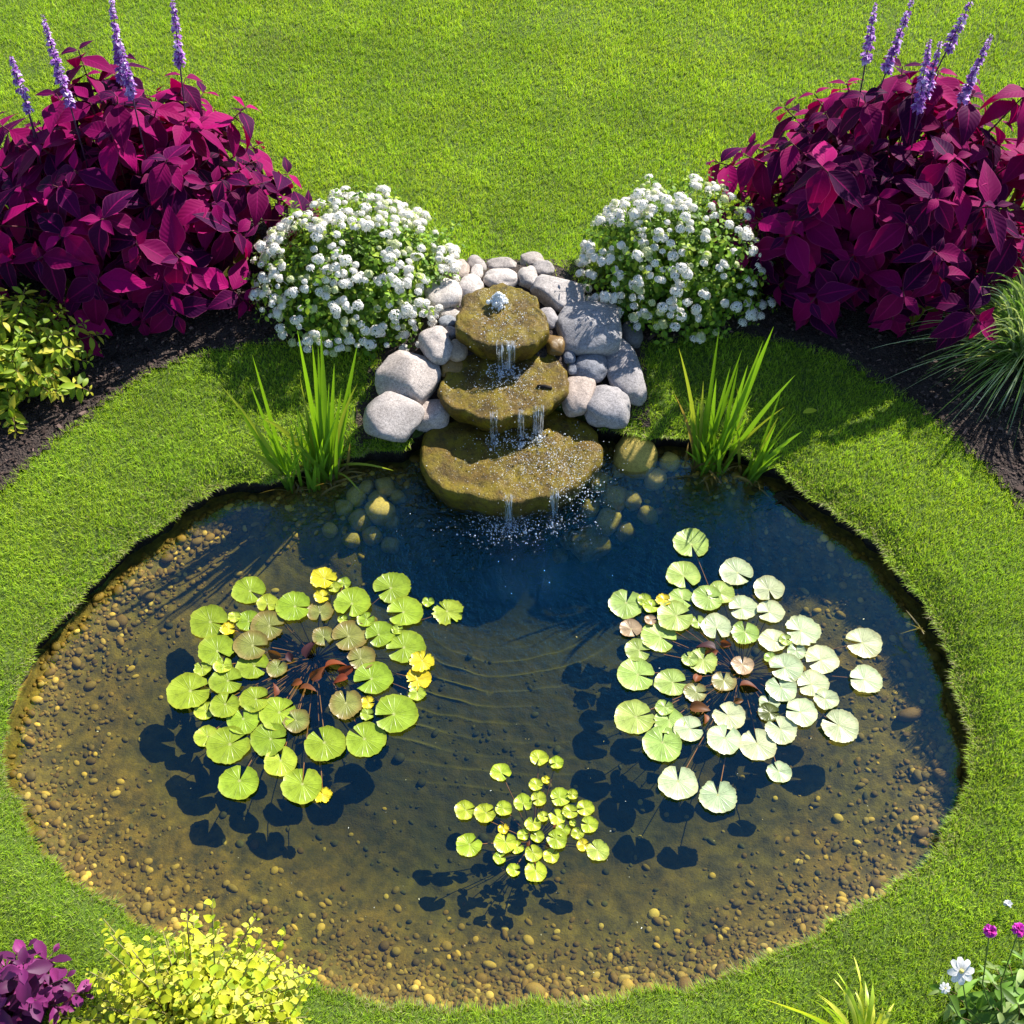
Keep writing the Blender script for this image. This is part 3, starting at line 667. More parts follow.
RP = c4([(334,77,58,-80,Gq),(308,182,56,-70,Gq),(483,172,55,-35,G_sheen),(590,227,50,-80,G_sheen),(118,278,56,70,Gq),(180,264,24,0,YG),(202,285,28,0,YG),(242,264,25,0,Y_,.3),(302,260,42,-30,Gq),(432,240,46,200,Gq),(388,258,50,0,Gq),
 (280,318,59,15,Gq),(505,290,48,195,G_sheen),(596,303,46,195,G_sheen),(134,358,36,-60,PK),(200,330,20,0,PK),(228,385,59,-25,Gq),(357,338,25,100,Gq),(417,352,49,-85,G_sheen),(512,373,45,85,Gq,.2),(158,430,43,-10,Gq),
 (702,366,58,180,G_sheen,.25),(604,398,46,-20,G_sheen),(646,396,22,0,Gq),(682,435,31,90,G_sheen),(152,510,61,-12,Gq),(372,465,48,60,Gq,.3),(330,460,28,120,Gq),(765,461,55,200,G_sheen,.2),(905,406,60,178,G_sheen),(911,527,54,178,G_sheen),
 (648,487,56,190,G_sheen),(268,537,54,0,Gq),(736,541,53,195,G_sheen),(596,455,22,0,Gq),(504,480,37,85,PK),(442,533,41,85,Op),(348,570,39,0,Op),(633,557,51,110,G_sheen),(780,592,41,150,G_sheen),(592,606,34,100,G_sheen),(590,636,36,0,(.10,.12,.02)),
 (699,635,52,170,G_sheen),(827,681,61,150,G_sheen,.15),(146,652,66,15,Gq),(262,665,50,100,Gq,.2),(245,620,30,60,Gq),(326,690,48,5,G_sheen),(460,648,54,140,G_sheen),(632,694,51,125,G_sheen,.15),(239,740,64,80,Gq),(443,724,56,60,G_sheen),
 (554,743,60,105,G_sheen),(625,833,41,120,G_sheen),(291,868,65,85,G_sheen),(423,913,61,90,G_sheen,.25)], 590, 520, .3027)
RP_red = c4([(530,542,40,5,0),(365,618,42,-5,0),(358,515,28,60,0),(385,412,40,160,1),(450,410,24,-30,0),(493,597,20,0,0),(385,655,24,-80,0),(405,440,30,10,0)], 590, 520, .3027)
SG = (.40,.50,.03)
SP = c4([(362,217,53,-40,SG),(558,143,47,-110,SG),(647,167,37,200,SG),(542,280,36,-20,SG),(594,255,22,0,Y_),(556,352,40,205,SG),(668,343,52,-160,SG),(730,330,28,180,SG),(476,372,46,-80,SG),(178,411,52,10,SG),
 (282,426,55,25,SG),(377,402,43,165,SG),(795,400,46,190,SG),(718,418,40,0,SG),(527,482,42,85,SG),(580,443,29,0,SG),(652,447,43,130,SG,.2),(815,485,45,165,SG),(732,477,18,0,SG),(376,506,28,90,Y_),(477,537,30,0,SG),
 (550,545,35,150,SG),(680,512,38,60,SG,.3),(650,560,52,160,SG),(756,530,33,60,SG),(785,590,34,20,Y_),(860,618,58,130,(.42,.54,.08)),(385,578,58,85,SG),(445,600,36,30,SG),(198,590,65,40,SG),
 (357,655,33,15,SG),(530,632,45,120,SG),(620,645,41,50,SG),(428,717,36,0,SG),(541,725,56,95,SG)], 430, 730, .1953)
def pad_mesh(rad, ry, notch, rag, seed, cup=0., nw=None):
    r = np.random.default_rng(seed); n = 60; V = [(0, 0, .0)]; U = [(0, 0)]; nw = nw or r.uniform(.08, .24); rings = [.12, .35, .6, .8, .93, 1.]
    ph = r.uniform(0, 6.28, 4); bite = [(r.uniform(0, 6.28), r.uniform(.04, .15)*min(1, rag*2), r.uniform(.08, .25)) for _ in range(int(rag*9))]
    tilt = r.normal(0, .015, 2); cent = (math.cos(notch)*rad*.10, math.sin(notch)*ry*.10)
    for k, q in enumerate(rings):
        for i in range(n+1):
            t = i/n; a = notch+nw+(2*math.pi-2*nw)*t
            nl = min(1, min(t, 1-t)*16)      # rounded shoulders by the slit
            rr = q*(1+.025*math.sin(3*a+ph[0])+.02*math.sin(5*a+ph[1])+.012*math.sin(11*a+ph[2]))*(.93+.07*nl)
            if q > .7:
                rr += (.012+.05*rag)*r.normal()*(q-.7)/.3
                for ba, bd, bw in bite:
                    dd = abs((a-ba+math.pi) % (2*math.pi)-math.pi); rr -= bd*max(0, 1-dd/bw)*(q-.6)/.4*2
            sp_ = 1 if q > .3 else 1
            x = rr*math.cos(a)*rad*sp_; y = rr*math.sin(a)*ry
            z = .0025*math.sin(4*a+ph[3])*q+cup*q*q+tilt[0]*x+tilt[1]*y+(.004*q**6 if cup == 0 else 0)
            V.append((x+cent[0]*(1-q), y+cent[1]*(1-q), z)); U.append((rr*math.cos(a-notch), rr*math.sin(a-notch)))
    V[0] = (cent[0], cent[1], 0)
    m = n+1; F4 = [(1+k*m+i, 1+(k+1)*m+i, 1+(k+1)*m+i+1, 1+k*m+i+1) for k in range(len(rings)-1) for i in range(n)]; F3 = [(0, 1+i, 2+i) for i in range(n)]
    return np.array(V), [np.array(F4), np.array(F3)], np.array(U), r
def lily(L, red, crown_px, label, seed):
    cr = at(*crown_px, WL-.25); cr[2] = float(bedz(cr[0], cr[1]))+.02
    root = empty('water_lily', cr, label, 'water lily', 'water lilies floating in the pond')
    for i, a in enumerate(L):
        px, py, r_, no, col = a[:5]; rag = a[5] if len(a) > 5 else .05
        z = WL+.005+.0035*(i % 4); p = at(px, py, z); s = scale_at(p); rad = r_/s*1.02
        V, F, U, r = pad_mesh(rad, rad*random.uniform(.9, 1.), math.atan2(math.sin(R(no))*1.12, math.cos(R(no))), rag, seed*100+i)
        c = np.array(col)*r.uniform(.85, 1.12)*np.array((r.uniform(.92, 1.1), 1, 1))
        C = np.tile(c, (len(V), 1)); rr = np.hypot(U[:, 0], U[:, 1]); ed = (sm(.88, 1., rr)*.35)[:, None]; C = C*(1-ed)+C*np.array((1.25, .85, .6))*ed
        if col in (O_, Op): C = C*(1-.5*sm(.5, 1, rr)[:, None])+np.array((.22, .10, .03))*.5*sm(.5, 1, rr)[:, None]
        o = obj('lily_pad', mesh_np('lily_pad', V, F, M_pad, C, U), root, p-cr)
        if col in (Y_,): o['label'] = 'yellowing lily pad'
        elif col in (O_, Op): o['label'] = 'olive brown older lily pad'
        elif col == PK: o['label'] = 'pinkish brown lily pad'
        acc = Acc(); e = cr-p+np.array((0, 0, .0)); md = e*.45; md[2] = min(-.05, e[2]*.45+.06)
        pts = [(0, 0, -.003)]+[tuple((1-t)**2*np.zeros(3)+2*t*(1-t)*md+t*t*e) for t in (.15, .3, .5, .7, .85, 1)]
        tube(acc, pts, .0022, (.26, .12, .03), 5); obj('stalk', acc.mesh('stalk', M_chip), o)
    for i, (px, py, r_, an, dark) in enumerate(red):
        z = WL+.018; p = at(px, py, z); s = scale_at(p); L_ = r_/s
        V, F, U, T = leaf_T(lambda t: .30*math.sin(math.pi*min(max(t, .0), 1.)**.7)**.85+.004, 8, 2, .7, .55, 0, 0, 0)
        d = np.array((math.cos(R(an)), math.sin(R(an)), random.uniform(.05, .45))); M = frame(d, roll=random.uniform(-1.1, 1.1))*L_*1.7
        c = (.07, .025, .03) if dark else (.15+.12*random.random(), .05+.03*random.random(), .022)
        V = V@M.T-nrm(d)*L_*.85; o = obj('folded_leaf', mesh_np('folded_leaf', V, F, M_leaf, np.tile(c, (len(V), 1)), U), root, p-cr); o['label'] = 'dark purple folded leaf' if dark else 'red brown folded leaf'
    return root
lily(LP, LP_red, (318, 665), 'large water lily with bright green pads, some yellow, in the left half of the pond', 1)
lily(RP, RP_red, (738, 680), 'large water lily with green pads, painted pale with sheen, in the right half of the pond', 2)
lily(SP, c4([(505,580,20,40,0),(600,590,18,160,0),(640,490,16,60,0)], 430, 730, .1953), (533, 850), 'small yellow green water lily with tiny pads near the front of the pond', 3)

# ------------------------------------------------------------------ irises
def blade(acc, p0, p1, wd, col, sag=0., seed=0, n=12, mid=None):
    """ribbon with a folded cross section; sag bends it; mid optional control point"""
    p0 = np.asarray(p0, float); p1 = np.asarray(p1, float); r = np.random.default_rng(seed)
    c = mid if mid is not None else (p0+p1)/2+np.array((0, 0, sag))+np.array(((p0-p1)[0]*.18, (p0-p1)[1]*.18, 0))*(1 if sag else 0)
    face = nrm(np.array((r.uniform(-.6, .6), -1., r.uniform(-.2, .3)))); V = []; U = []
    for i in range(n+1):
        t = i/n; p = (1-t)**2*p0+2*t*(1-t)*c+t*t*p1; d = nrm(2*(1-t)*(c-p0)+2*t*(p1-c)+1e-6)
        s = nrm(np.cross(d, face)); nn = np.cross(s, d); w_ = wd*1.25*(.55+.45*min(1, t*4))*(1-t**3.2)+.0004
        for a in (-1, 0, 1): V.append(p+s*w_*a+nn*w_*.22*(1-abs(a))); U.append((a*.5+.5, t))
    F = [(i*3+j, i*3+j+1, (i+1)*3+j+1, (i+1)*3+j) for i in range(n) for j in range(2)]
    tt = np.repeat(np.linspace(0, 1, n+1), 3)[:, None]; c3 = np.array(col)
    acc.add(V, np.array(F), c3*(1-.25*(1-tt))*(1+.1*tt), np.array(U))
GB = (.22, .40, .02); GY = (.36, .42, .05); GBR = (.30, .21, .06)
def iris(S, base_off, label, fill, bases):
    a = Acc(); dead = Acc(); b0 = at(*bases[0], WL)
    for k, (bx, by, tx, ty, wd, sag, col, dy) in enumerate(S):
        p0 = at(*base_off(bx, by), WL-.02); tp = atY(*base_off(tx, ty), p0[1]+dy)
        if tp[2] < WL+.02: tp = at(*base_off(tx, ty), WL+.03)
        tgt = dead if col == GBR else a
        blade(tgt, p0, tp, wd, np.array(col)*random.uniform(.8, 1.15), sag, k+3)
    for k in range(fill):
        bx, by = bases[k % len(bases)]; p0 = at(bx+random.gauss(0, 5), by+random.gauss(0, 3), WL-.02); L = random.uniform(.18, .5)
        d = nrm(np.array((random.gauss(0, .28), random.gauss(.05, .2), 1.))); blade(a, p0, p0+d*L, random.uniform(.004, .008), np.array(GB)*random.uniform(.6, 1.2), .03*random.random(), 50+k)
    for k in range(34):
        bx, by = bases[k % len(bases)]; p0 = at(bx+random.gauss(0, 9), by+random.gauss(0, 4), WL-.01); L = random.uniform(.08, .22)
        an = random.uniform(0, 6.28); blade(dead, p0, p0+np.array((math.cos(an)*L*.8, math.sin(an)*L*.6, random.uniform(-.02, .14))), random.uniform(.003, .006), np.array(GBR)*random.uniform(.5, 1.3), random.uniform(.0, .08), 150+k)
    root = empty('iris_clump', b0, label, 'iris', 'irises at the pond edge')
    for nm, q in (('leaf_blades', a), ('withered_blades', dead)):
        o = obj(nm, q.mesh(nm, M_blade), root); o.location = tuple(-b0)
f3 = lambda X, Y: (220+X*.1758, 330+Y*.1758)
iris([(400,900,183,140,.011,.0,GB,.12),(390,910,100,430,.010,.0,GB,.03),(400,890,0,310,.008,.06,GY,.05),(400,900,170,300,.008,.0,GB,.10),(400,900,60,650,.009,.10,GY,-.05),(395,900,215,560,.009,.0,GB,.05),
 (560,840,215,500,.010,.18,GY,-.03),(560,850,400,690,.010,.22,GY,-.08),(600,850,440,0,.012,.0,GB,.16),(600,850,525,80,.012,.0,GB,.12),(590,850,558,90,.011,.0,GB,.12),(620,860,572,-10,.012,.0,GB,.15),
 (630,850,782,80,.011,.0,GB,.15),(620,850,650,190,.009,.0,GB,.12),(640,850,782,305,.009,.10,GY,.08),(650,840,745,340,.008,.0,GB,.10),(560,850,455,270,.006,.0,GY,.08),(660,840,705,590,.008,.0,GB,.05),
 (540,920,480,780,.008,0,GB,.0),(535,920,540,760,.008,0,GB,.0),(640,800,988,800,.010,.08,GY,-.12),(660,830,800,925,.012,.10,GY,-.15),(600,850,535,410,.008,0,GB,.08),(610,850,570,350,.009,0,GB,.08),(590,850,480,400,.009,0,GB,.08),
 (620,850,690,330,.009,0,GB,.1),(610,860,620,300,.008,0,GB,.1),(580,860,440,450,.009,0,GB,.05),(720,830,740,640,.006,.0,GBR,.0),(700,790,690,660,.006,.0,GBR,.0)],
 f3, 'tall green iris clump at the upper left pond edge, left of the waterfall', 46, [(322,482),(330,480),(312,488),(291,487)])
f4 = lambda X, Y: (660+X*.2343, 320+Y*.2343)
iris([(160,640,80,120,.009,.05,GY,.12),(170,640,252,40,.011,0,GB,.14),(180,640,348,130,.010,0,GB,.12),(230,650,485,28,.015,0,GB,.14),(235,650,440,90,.012,0,GB,.12),(240,650,375,190,.010,0,GB,.1),(240,640,335,190,.010,0,GB,.1),
 (380,690,520,295,.009,0,GB,.1),(385,690,607,475,.011,.05,GB,.03),(270,640,577,235,.010,.03,GB,.1),(260,640,533,370,.009,.06,GY,.06),(380,690,507,410,.009,.06,GY,.05),(150,640,125,310,.006,0,GY,.08),(165,640,185,260,.007,0,GY,.09),
 (390,690,510,620,.008,.02,GB,-.02),(380,690,495,510,.008,.0,GB,.03),(240,650,392,320,.007,.03,GB,.07),(150,630,62,318,.006,.06,GBR,.06),(340,650,330,290,.006,0,GY,.08),(200,640,240,250,.010,0,GB,.1),(190,640,300,200,.010,0,GB,.1),
 (170,640,200,330,.010,0,GB,.08),(250,640,300,330,.010,0,GB,.08),(380,690,440,560,.009,0,GB,.0),(150,640,165,350,.010,0,GB,.08),(260,540,292,500,.006,.06,GY,-.05)],
 f4, 'green iris clump at the upper right pond edge, right of the waterfall', 44, [(698,470),(706,472),(717,472),(750,482)])

# ------------------------------------------------------------------ shrubs
def dome_tips(n, rx, ry, h, r, zlow=.12, jit=.12):
    out = []
    for i in range(n):
        z = zlow+(1-zlow)*((i+.5)/n); a = i*2.39996+r.uniform(-.3, .3); q = math.sqrt(max(0, 1-z**2.2)); k = 1+r.normal(0, jit)
        out.append(np.array((rx*q*math.cos(a)*k, ry*q*math.sin(a)*k, h*z*k)))
    return out
def shoot_plant(acc, stem, c, rx, ry, h, n, T, Lf, cols, seed, pairs=4, gap=.05, whorl=2, droop=.3, zlow=.12, jit=.12, base_r=.25, stemcol=(.12, .06, .03), lowcol=None, taper=.75, cup=0.35, down=.0, stemr=.004, star=None):
    r = np.random.default_rng(seed); Ms = [[] for _ in T]; Ps = [[] for _ in T]; Cs = [[] for _ in T]
    for tip in dome_tips(n, rx, ry, h, r, zlow, jit):
        b = np.array((tip[0]*base_r, tip[1]*base_r, 0.)); md = b*.4+tip*.5+np.array((0, 0, h*.22)); tipc = tip+c; bc = b+c; mc = md+c
        pts = [(1-t)**2*bc+2*t*(1-t)*mc+t*t*tipc for t in np.linspace(0, 1, 7)]
        tube(stem, pts, [stemr*(1.2-.7*t) for t in np.linspace(0, 1, 7)], stemcol, 5)
        ax = nrm(tipc-mc)*.75+np.array((0, 0, .45)); ax = nrm(ax)
        a0 = r.uniform(0, 6.28); tot = np.linalg.norm(tipc-mc)
        for k in range(pairs):
            back = k*gap*(1+.25*r.random()); t = max(0., 1-back/(tot*2.1)); p = (1-t)**2*bc+2*t*(1-t)*mc+t*t*tipc
            size = Lf*((.42+.58*min(1, (k+.3)/2.2)) if star is None else star[min(k, len(star)-1)])*r.uniform(.8, 1.2)*(taper if k == 0 else 1)
            F = frame(ax, (0, 0, 1) if abs(ax[2]) < .97 else (0, 1, 0))
            for m in range(whorl):
                a = a0+k*(math.pi/2 if whorl == 2 else 2.4)+m*2*math.pi/whorl+r.normal(0, .15)
                rad = F[:, 0]*math.cos(a)+F[:, 2]*math.sin(a)
                ris = .95-.42*k-droop*r.uniform(.4, 1.2)*k*.5
                d = nrm(rad+ax*max(ris, -.35)*cup*1.6-np.array((0, 0, down*r.uniform(.3, 1)*min(k+.5, 2)*.5)))
                M = frame(d, ax*.6+np.array((0, 0, .7)), r.normal(0, .18))*size
                q = r.integers(0, len(T)); Ms[q].append(M); Ps[q].append(p+rad*.006)
                cc = np.array(cols[r.integers(0, len(cols))])*r.uniform(.75, 1.25)
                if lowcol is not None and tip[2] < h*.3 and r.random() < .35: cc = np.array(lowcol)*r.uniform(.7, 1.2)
                Cs[q].append(cc)
    for q, t_ in enumerate(T):
        if Ms[q]: acc.inst(t_, np.array(Ms[q]), np.array(Ps[q]), np.array(Cs[q]))
def ovate(t): return .265*((t/.36)**.75 if t < .36 else 1-((t-.36)/.64)**1.3)+.003
T_col = [leaf_T(ovate, 10, 2, b_, f_, .006, .02, 0, s_) for b_, f_, s_ in ((.45, .14, 1), (.7, .2, 2), (.95, .12, 3), (.25, .28, 4))]
def ellip(w_, p_=1.): return lambda t: w_*(math.sin(math.pi*t**p_) if 0 < t < 1 else 0)**.85+.004
T_el = [leaf_T(ellip(.19, .9), 5, 1, b_, f_, 0, 0, 0) for b_, f_ in ((.4, .3), (.8, .2), (.1, .5))]
T_round = [leaf_T(ellip(.30, .9), 5, 1, b_, f_, 0, 0, 0) for b_, f_ in ((.35, .18), (.6, .1), (.1, .25))]
def spike(root, base, top, seed, r0=.028, scale=1.):
    """flower spike with whorls of small two-lipped florets, thinning to the tip"""
    r = np.random.default_rng(seed); acc = Acc(); base = np.asarray(base); top = np.asarray(top); L = np.linalg.norm(top-base)
    tube(acc, [base-nrm(top-base)*.4, base, (base+top)/2, top], [.004, .004, .003, .0015], (.12, .05, .12), 5)
    Tq = leaf_T(ellip(.35), 3, 1, .9, .5, 0, 0, 0); Ms = []; Ps = []; Cs = []; ax = nrm(top-base); F = frame(ax, (0, 1, 0)); n = int(L/.0115)
    for i in range(n):
        t = i/n; p = base+(top-base)*t; rr = r0*(1-t)**.55+.004
        if (i % 4 == 3 and t < .7) or r.random() < .15: continue
        for m in range(11):
            a = r.uniform(0, 6.28); rad = F[:, 0]*math.cos(a)+F[:, 2]*math.sin(a); d = nrm(rad+ax*r.uniform(-.1, .8))
            Ms.append(frame(d, ax, r.normal(0, .5))*(rr*r.uniform(.7, 1.25))); Ps.append(p+rad*.003+ax*r.normal(0, .003))
            Cs.append(np.array(((.42, .15, .55), (.56, .30, .70), (.72, .54, .84), (.30, .08, .42))[r.integers(0, 4)]))
    acc.inst(Tq, np.array(Ms), np.array(Ps), np.array(Cs)); me = acc.mesh('flower_spike', M_petal); o = obj('flower_spike', me, root); o.location = tuple(-np.array(root.location)); return o
PUR = [(.18, .0015, .070), (.08, .0012, .050), (.32, .002, .108), (.045, .001, .038), (.22, .002, .082)]
def coleus(c, rx, ry, h, label, seed, spikes):
    c = np.array(c, float); c[2] = float(gz(c[0], c[1])); root = empty('coleus', c, label, 'coleus', 'purple leaved coleus bushes'); a = Acc(); s = Acc()
    shoot_plant(a, s, np.zeros(3), rx, ry, h, 104, T_col, .225, PUR, seed, 4, .036, 2, .45, .10, .13, .2, (.11, .03, .04), None, .8, .35, .62, .006, (.55, .95, 1., .9))
    shoot_plant(a, s, np.zeros(3), rx*.84, ry*.84, h*.84, 46, T_col, .22, [(p[0]*.45, p[1], p[2]*.5) for p in PUR], seed+1, 4, .08, 2, .35, .06, .06, .2, (.11, .03, .04), (.10, .12, .01), .8, .42, .8, .005)  # inner leaves darkened to paint the shade of the gaps
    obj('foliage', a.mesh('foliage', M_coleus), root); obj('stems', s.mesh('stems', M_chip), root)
    for k, (bx, by, tx, ty, dy) in enumerate(spikes):
        b_ = atY(bx, by, c[1]+dy); t_ = atY(tx, ty, c[1]+dy+.03); spike(root, b_, t_, seed*10+k)
    return root
coleus((-2.0, 5.02, 0), .80, .70, .93, 'purple leaved coleus bush with lilac flower spikes, left of the white flowers', 21,
       [(62,82,42,14,.1),(70,105,60,70,-.1),(122,80,110,-12,.1),(132,95,120,42,-.1),(180,66,172,-6,.1),(22,92,10,55,.1),(28,110,22,85,-.05)])
coleus((1.95, 4.94, 0), .82, .70, 1.0, 'purple leaved coleus bush with lilac flower spikes, right of the white flowers', 22,
       [(866,60,876,2,.2),(886,72,914,-4,.1),(947,50,974,-4,.15),(918,110,930,38,-.1),(926,95,941,40,.0),(962,100,992,34,.05)])

def head_mesh(seed):
    r = np.random.default_rng(seed); acc = Acc(); Tq = leaf_T(lambda t: .34*math.sin(math.pi*min(t*.86+.1, 1))**.6, 3, 1, .5, .25, 0, 0, 0); Ms = []; Ps = []; Cs = []
    n = 19
    for i in range(n):
        z = 1-(i+.5)/n*.85; a = i*2.4; q = math.sqrt(1-z*z); d = np.array((q*math.cos(a), q*math.sin(a), z)); p = d*np.array((.026, .026, .017))*r.uniform(.85, 1.15); F = frame(d, (0, 1, .2) if z > .95 else (0, 0, 1))
        a0 = r.uniform(0, 6)
        for m in range(4):
            b_ = a0+m*1.571; dd = nrm(F[:, 0]*math.cos(b_)+F[:, 2]*math.sin(b_)+d*.25); Ms.append(frame(dd, d)*.0105*r.uniform(.85, 1.2)); Ps.append(p); Cs.append(np.array((.94, .90, .84))*r.uniform(.93, 1.02))
        for m in range(1): Ms.append(frame(d, (0, 1, 0))*.004); Ps.append(p+d*.001); Cs.append(np.array((.45, .50, .12)))
    acc.inst(Tq, np.array(Ms), np.array(Ps), np.array(Cs)); tube(acc, [(0, 0, -.07), (0, 0, -.03), (0, 0, .012)], [.0016, .0018, .004], (.12, .22, .04), 4)
    return acc.mesh('flower_head', M_petal)
HEADS = [head_mesh(s) for s in range(4)]
def candytuft(c, rx, ry, h, label, seed, nf, shape):
    r = np.random.default_rng(seed); c = np.array(c, float); c[2] = float(gz(c[0], c[1])); root = empty('white_flower_bush', c, label, 'flower bush', 'white flowering bushes beside the waterfall'); a = Acc(); s = Acc()
    GL = [(.14, .27, .02), (.22, .38, .025), (.09, .18, .015), (.34, .46, .035)]
    shoot_plant(a, s, np.zeros(3), rx, ry, h, 260, T_round, .036, GL, seed, 9, .022, 2, .3, .02, .10, .35, (.10, .14, .04), None, .8, .5, .2, .002)
    shoot_plant(a, s, np.zeros(3), rx*.85, ry*.85, h*.85, 170, T_round, .042, GL[:3], seed+1, 9, .026, 2, .3, .0, .1, .3, (.10, .14, .04), None, .8, .5, .3, .002)
    obj('foliage', a.mesh('foliage', M_leaf), root); obj('stems', s.mesh('stems', M_chip), root)
    put = []
    tips = dome_tips(nf*6, rx*1.02, ry*1.02, h*1.04, r, .12, .035); r.shuffle(tips)
    for t_ in tips:
        if len(put) >= nf: break
        if not shape(t_[0]/rx, t_[1]/ry, t_[2]/h, r): continue
        if any(np.linalg.norm(t_-q) < .030 for q in put) or vnoise(t_[0]*1., t_[1]+t_[2], 13, seed) < (-.15 if len(put) < nf*.85 else -9): continue
        put.append(t_); o = obj('flower_head', HEADS[r.integers(0, 4)], root, t_)
        d = Vector(nrm(np.array((t_[0]/rx*.55, t_[1]/ry*.5-.1, .9))+r.normal(0, .12, 3))); o.rotation_euler = d.to_track_quat('Z', 'Y').to_euler(); k = r.uniform(.75, 1.2); o.scale = (k, k*r.uniform(.85, 1.), k*.85)
    # the many smaller, half open heads between them
    b = Acc(); base = HEADS[0]; n0 = len(base.vertices); V = np.zeros(n0*3); base.vertices.foreach_get('co', V); V = V.reshape(-1, 3)
    T3 = [tuple(p.vertices) for p in base.polygons]; Fs = [np.array([q for q in T3 if len(q) == k_]) for k_ in (3, 4)]
    m = 0; Ms = []; Ps = []; Cs = []
    for t_ in dome_tips(1250, rx*1.0, ry*1.0, h*1.02, r, .12, .03):
        if not shape(t_[0]/rx, t_[1]/ry, t_[2]/h, r) or vnoise(t_[0]*1., t_[1]+t_[2], 13, seed) < -.12: continue
        d = nrm(np.array((t_[0]/rx*.55, t_[1]/ry*.5-.1, .9))+r.normal(0, .2, 3)); F_ = frame(np.cross(d, (1, .1, 0)), d); k = r.uniform(.45, .9)
        Ms.append(F_*k); Ps.append(t_-d*.005); Cs.append(np.array((.94, .90, .83)) if r.random() < .75 else np.array((.62, .66, .35)))
    b.inst((V, [f for f in Fs if len(f)], np.zeros((n0, 2)), None), np.array(Ms), np.array(Ps), np.array(Cs))
    o = obj('small_flower_heads', b.mesh('small_flower_heads', M_petal), root); o['kind'] = 'stuff'
candytuft((-.80, 4.66, 0), .54, .50, .52, 'rounded bush covered in white flowers on the left of the waterfall', 31, 98, lambda x, y, z, r: (y < .75) and (z > .3 or r.random() < .5) and r.random() < .75)
candytuft((.86, 4.76, 0), .50, .48, .58, 'sparser bush of white flowers on the right of the waterfall, half in shade', 32, 80, lambda x, y, z, r: (y < .7) and r.random() < (.62 if x < .2 else .16))

YGc = [(.46, .50, .02), (.56, .58, .03), (.30, .40, .02), (.66, .62, .08)]
def shrub(name, c, rx, ry, h, n, T, Lf, cols, label, cat, seed, **kw):
    c = np.array(c, float); c[2] = float(gz(c[0], c[1])); root = empty(name, c, label, cat); a = Acc(); s = Acc()
    shoot_plant(a, s, np.zeros(3), rx, ry, h, n, T, Lf, cols, seed, **kw)
    kw2 = dict(kw); kw2['pairs'] = max(4, kw.get('pairs', 5)-2)
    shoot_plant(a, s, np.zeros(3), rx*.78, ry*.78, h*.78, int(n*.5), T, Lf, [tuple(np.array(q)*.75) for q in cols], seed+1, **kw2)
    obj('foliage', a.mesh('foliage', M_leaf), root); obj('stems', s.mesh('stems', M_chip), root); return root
shrub('golden_shrub', (-2.52, 4.14, 0), .44, .40, .46, 120, T_el, .080, [(.27, .38, .02), (.38, .46, .025), (.20, .31, .02), (.50, .46, .04)], 'yellow green leafy shrub on the dark mulch under the left coleus', 'shrub', 41, pairs=6, gap=.035, whorl=3, stemcol=(.15, .10, .05), down=.15)
yr = shrub('golden_shrub', (-1.13, 1.02, 0), .40, .30, .40, 200, T_round, .042, YGc, 'bright yellow shrub with small round leaves at the near edge of the lawn', 'shrub', 42, pairs=7, gap=.03, whorl=3, stemcol=(.25, .22, .08), down=.0, jit=.16, cup=.6)
# long shoots standing out of the yellow shrub
a = Acc(); s = Acc(); Ms = []; Ps = []; Cs = []
for (bx, by, tx, ty) in [(215,950,212,902),(262,960,284,932),(160,975,150,938),(290,990,318,972),(240,960,262,930),(120,1000,100,985),(190,960,182,940)]:
    p0 = atY(bx, by+25, 1.02); p1 = atY(tx, ty, 1.10); tube(s, [p0, (p0+p1)/2, p1], [.003, .0025, .0015], (.30, .27, .09), 5)
    for i in range(13):
        t = i/12; p = p0+(p1-p0)*t; an = i*2.4; d = nrm(np.array((math.cos(an), math.sin(an), .7+t))); Ms.append(frame(d)*random.uniform(.035, .05)*(1.1-.4*t)); Ps.append(p); Cs.append(np.array(YGc[i % 4])*random.uniform(1., 1.35))
a.inst(T_round[0], np.array(Ms), np.array(Ps), np.array(Cs))
for nm, q, mt in (('shoot_leaves', a, M_leaf), ('shoots', s, M_chip)):
    o = obj(nm, q.mesh(nm, mt), yr); o.location = tuple(-np.array(yr.location))
shrub('purple_plant', (-1.77, 1.12, 0), .20, .17, .27, 18, [leaf_T(ellip(.25, 1.1), 7, 2, b_, .25, .008, .06, 0) for b_ in (.25, .6)], .105, [(.20, .022, .14), (.28, .035, .18), (.12, .015, .09)], 'low plant with dull purple crinkled leaves in the near left corner', 'plant', 43, pairs=4, gap=.03, whorl=2, stemcol=(.1, .05, .05), cup=1.1, jit=.22)

# arching grasses
def tuft(name, c, n, L, wd, cols, label, cat, seed, spread=.8, lean=(0, 0), base=.08, droopf=1.):
    r = np.random.default_rng(seed); c = np.array(c, float); c[2] = float(gz(c[0], c[1])); root = empty(name, c, label, cat); a = Acc()
    for k in range(n):
        an = r.uniform(0, 6.28); b = np.array((math.cos(an)*base*r.random(), math.sin(an)*base*r.random(), 0)); Lk = L*r.uniform(.6, 1.15); el = r.uniform(.15, 1)*spread
        out = np.array((math.cos(an)*math.sin(el)+lean[0], math.sin(an)*math.sin(el)+lean[1], 0)); up = math.cos(el)
        mid = b+out*Lk*.45+np.array((0, 0, up*Lk*.85)); tip = b+out*Lk*1.05+np.array((0, 0, up*Lk*(.95-.75*droopf*el)))
        blade(a, b, tip, wd*r.uniform(.7, 1.2), np.array(cols[r.integers(0, len(cols))])*r.uniform(.8, 1.15), 0, seed*1000+k, 10, mid)
    obj('leaf_blades', a.mesh('leaf_blades', M_blade), root); return root
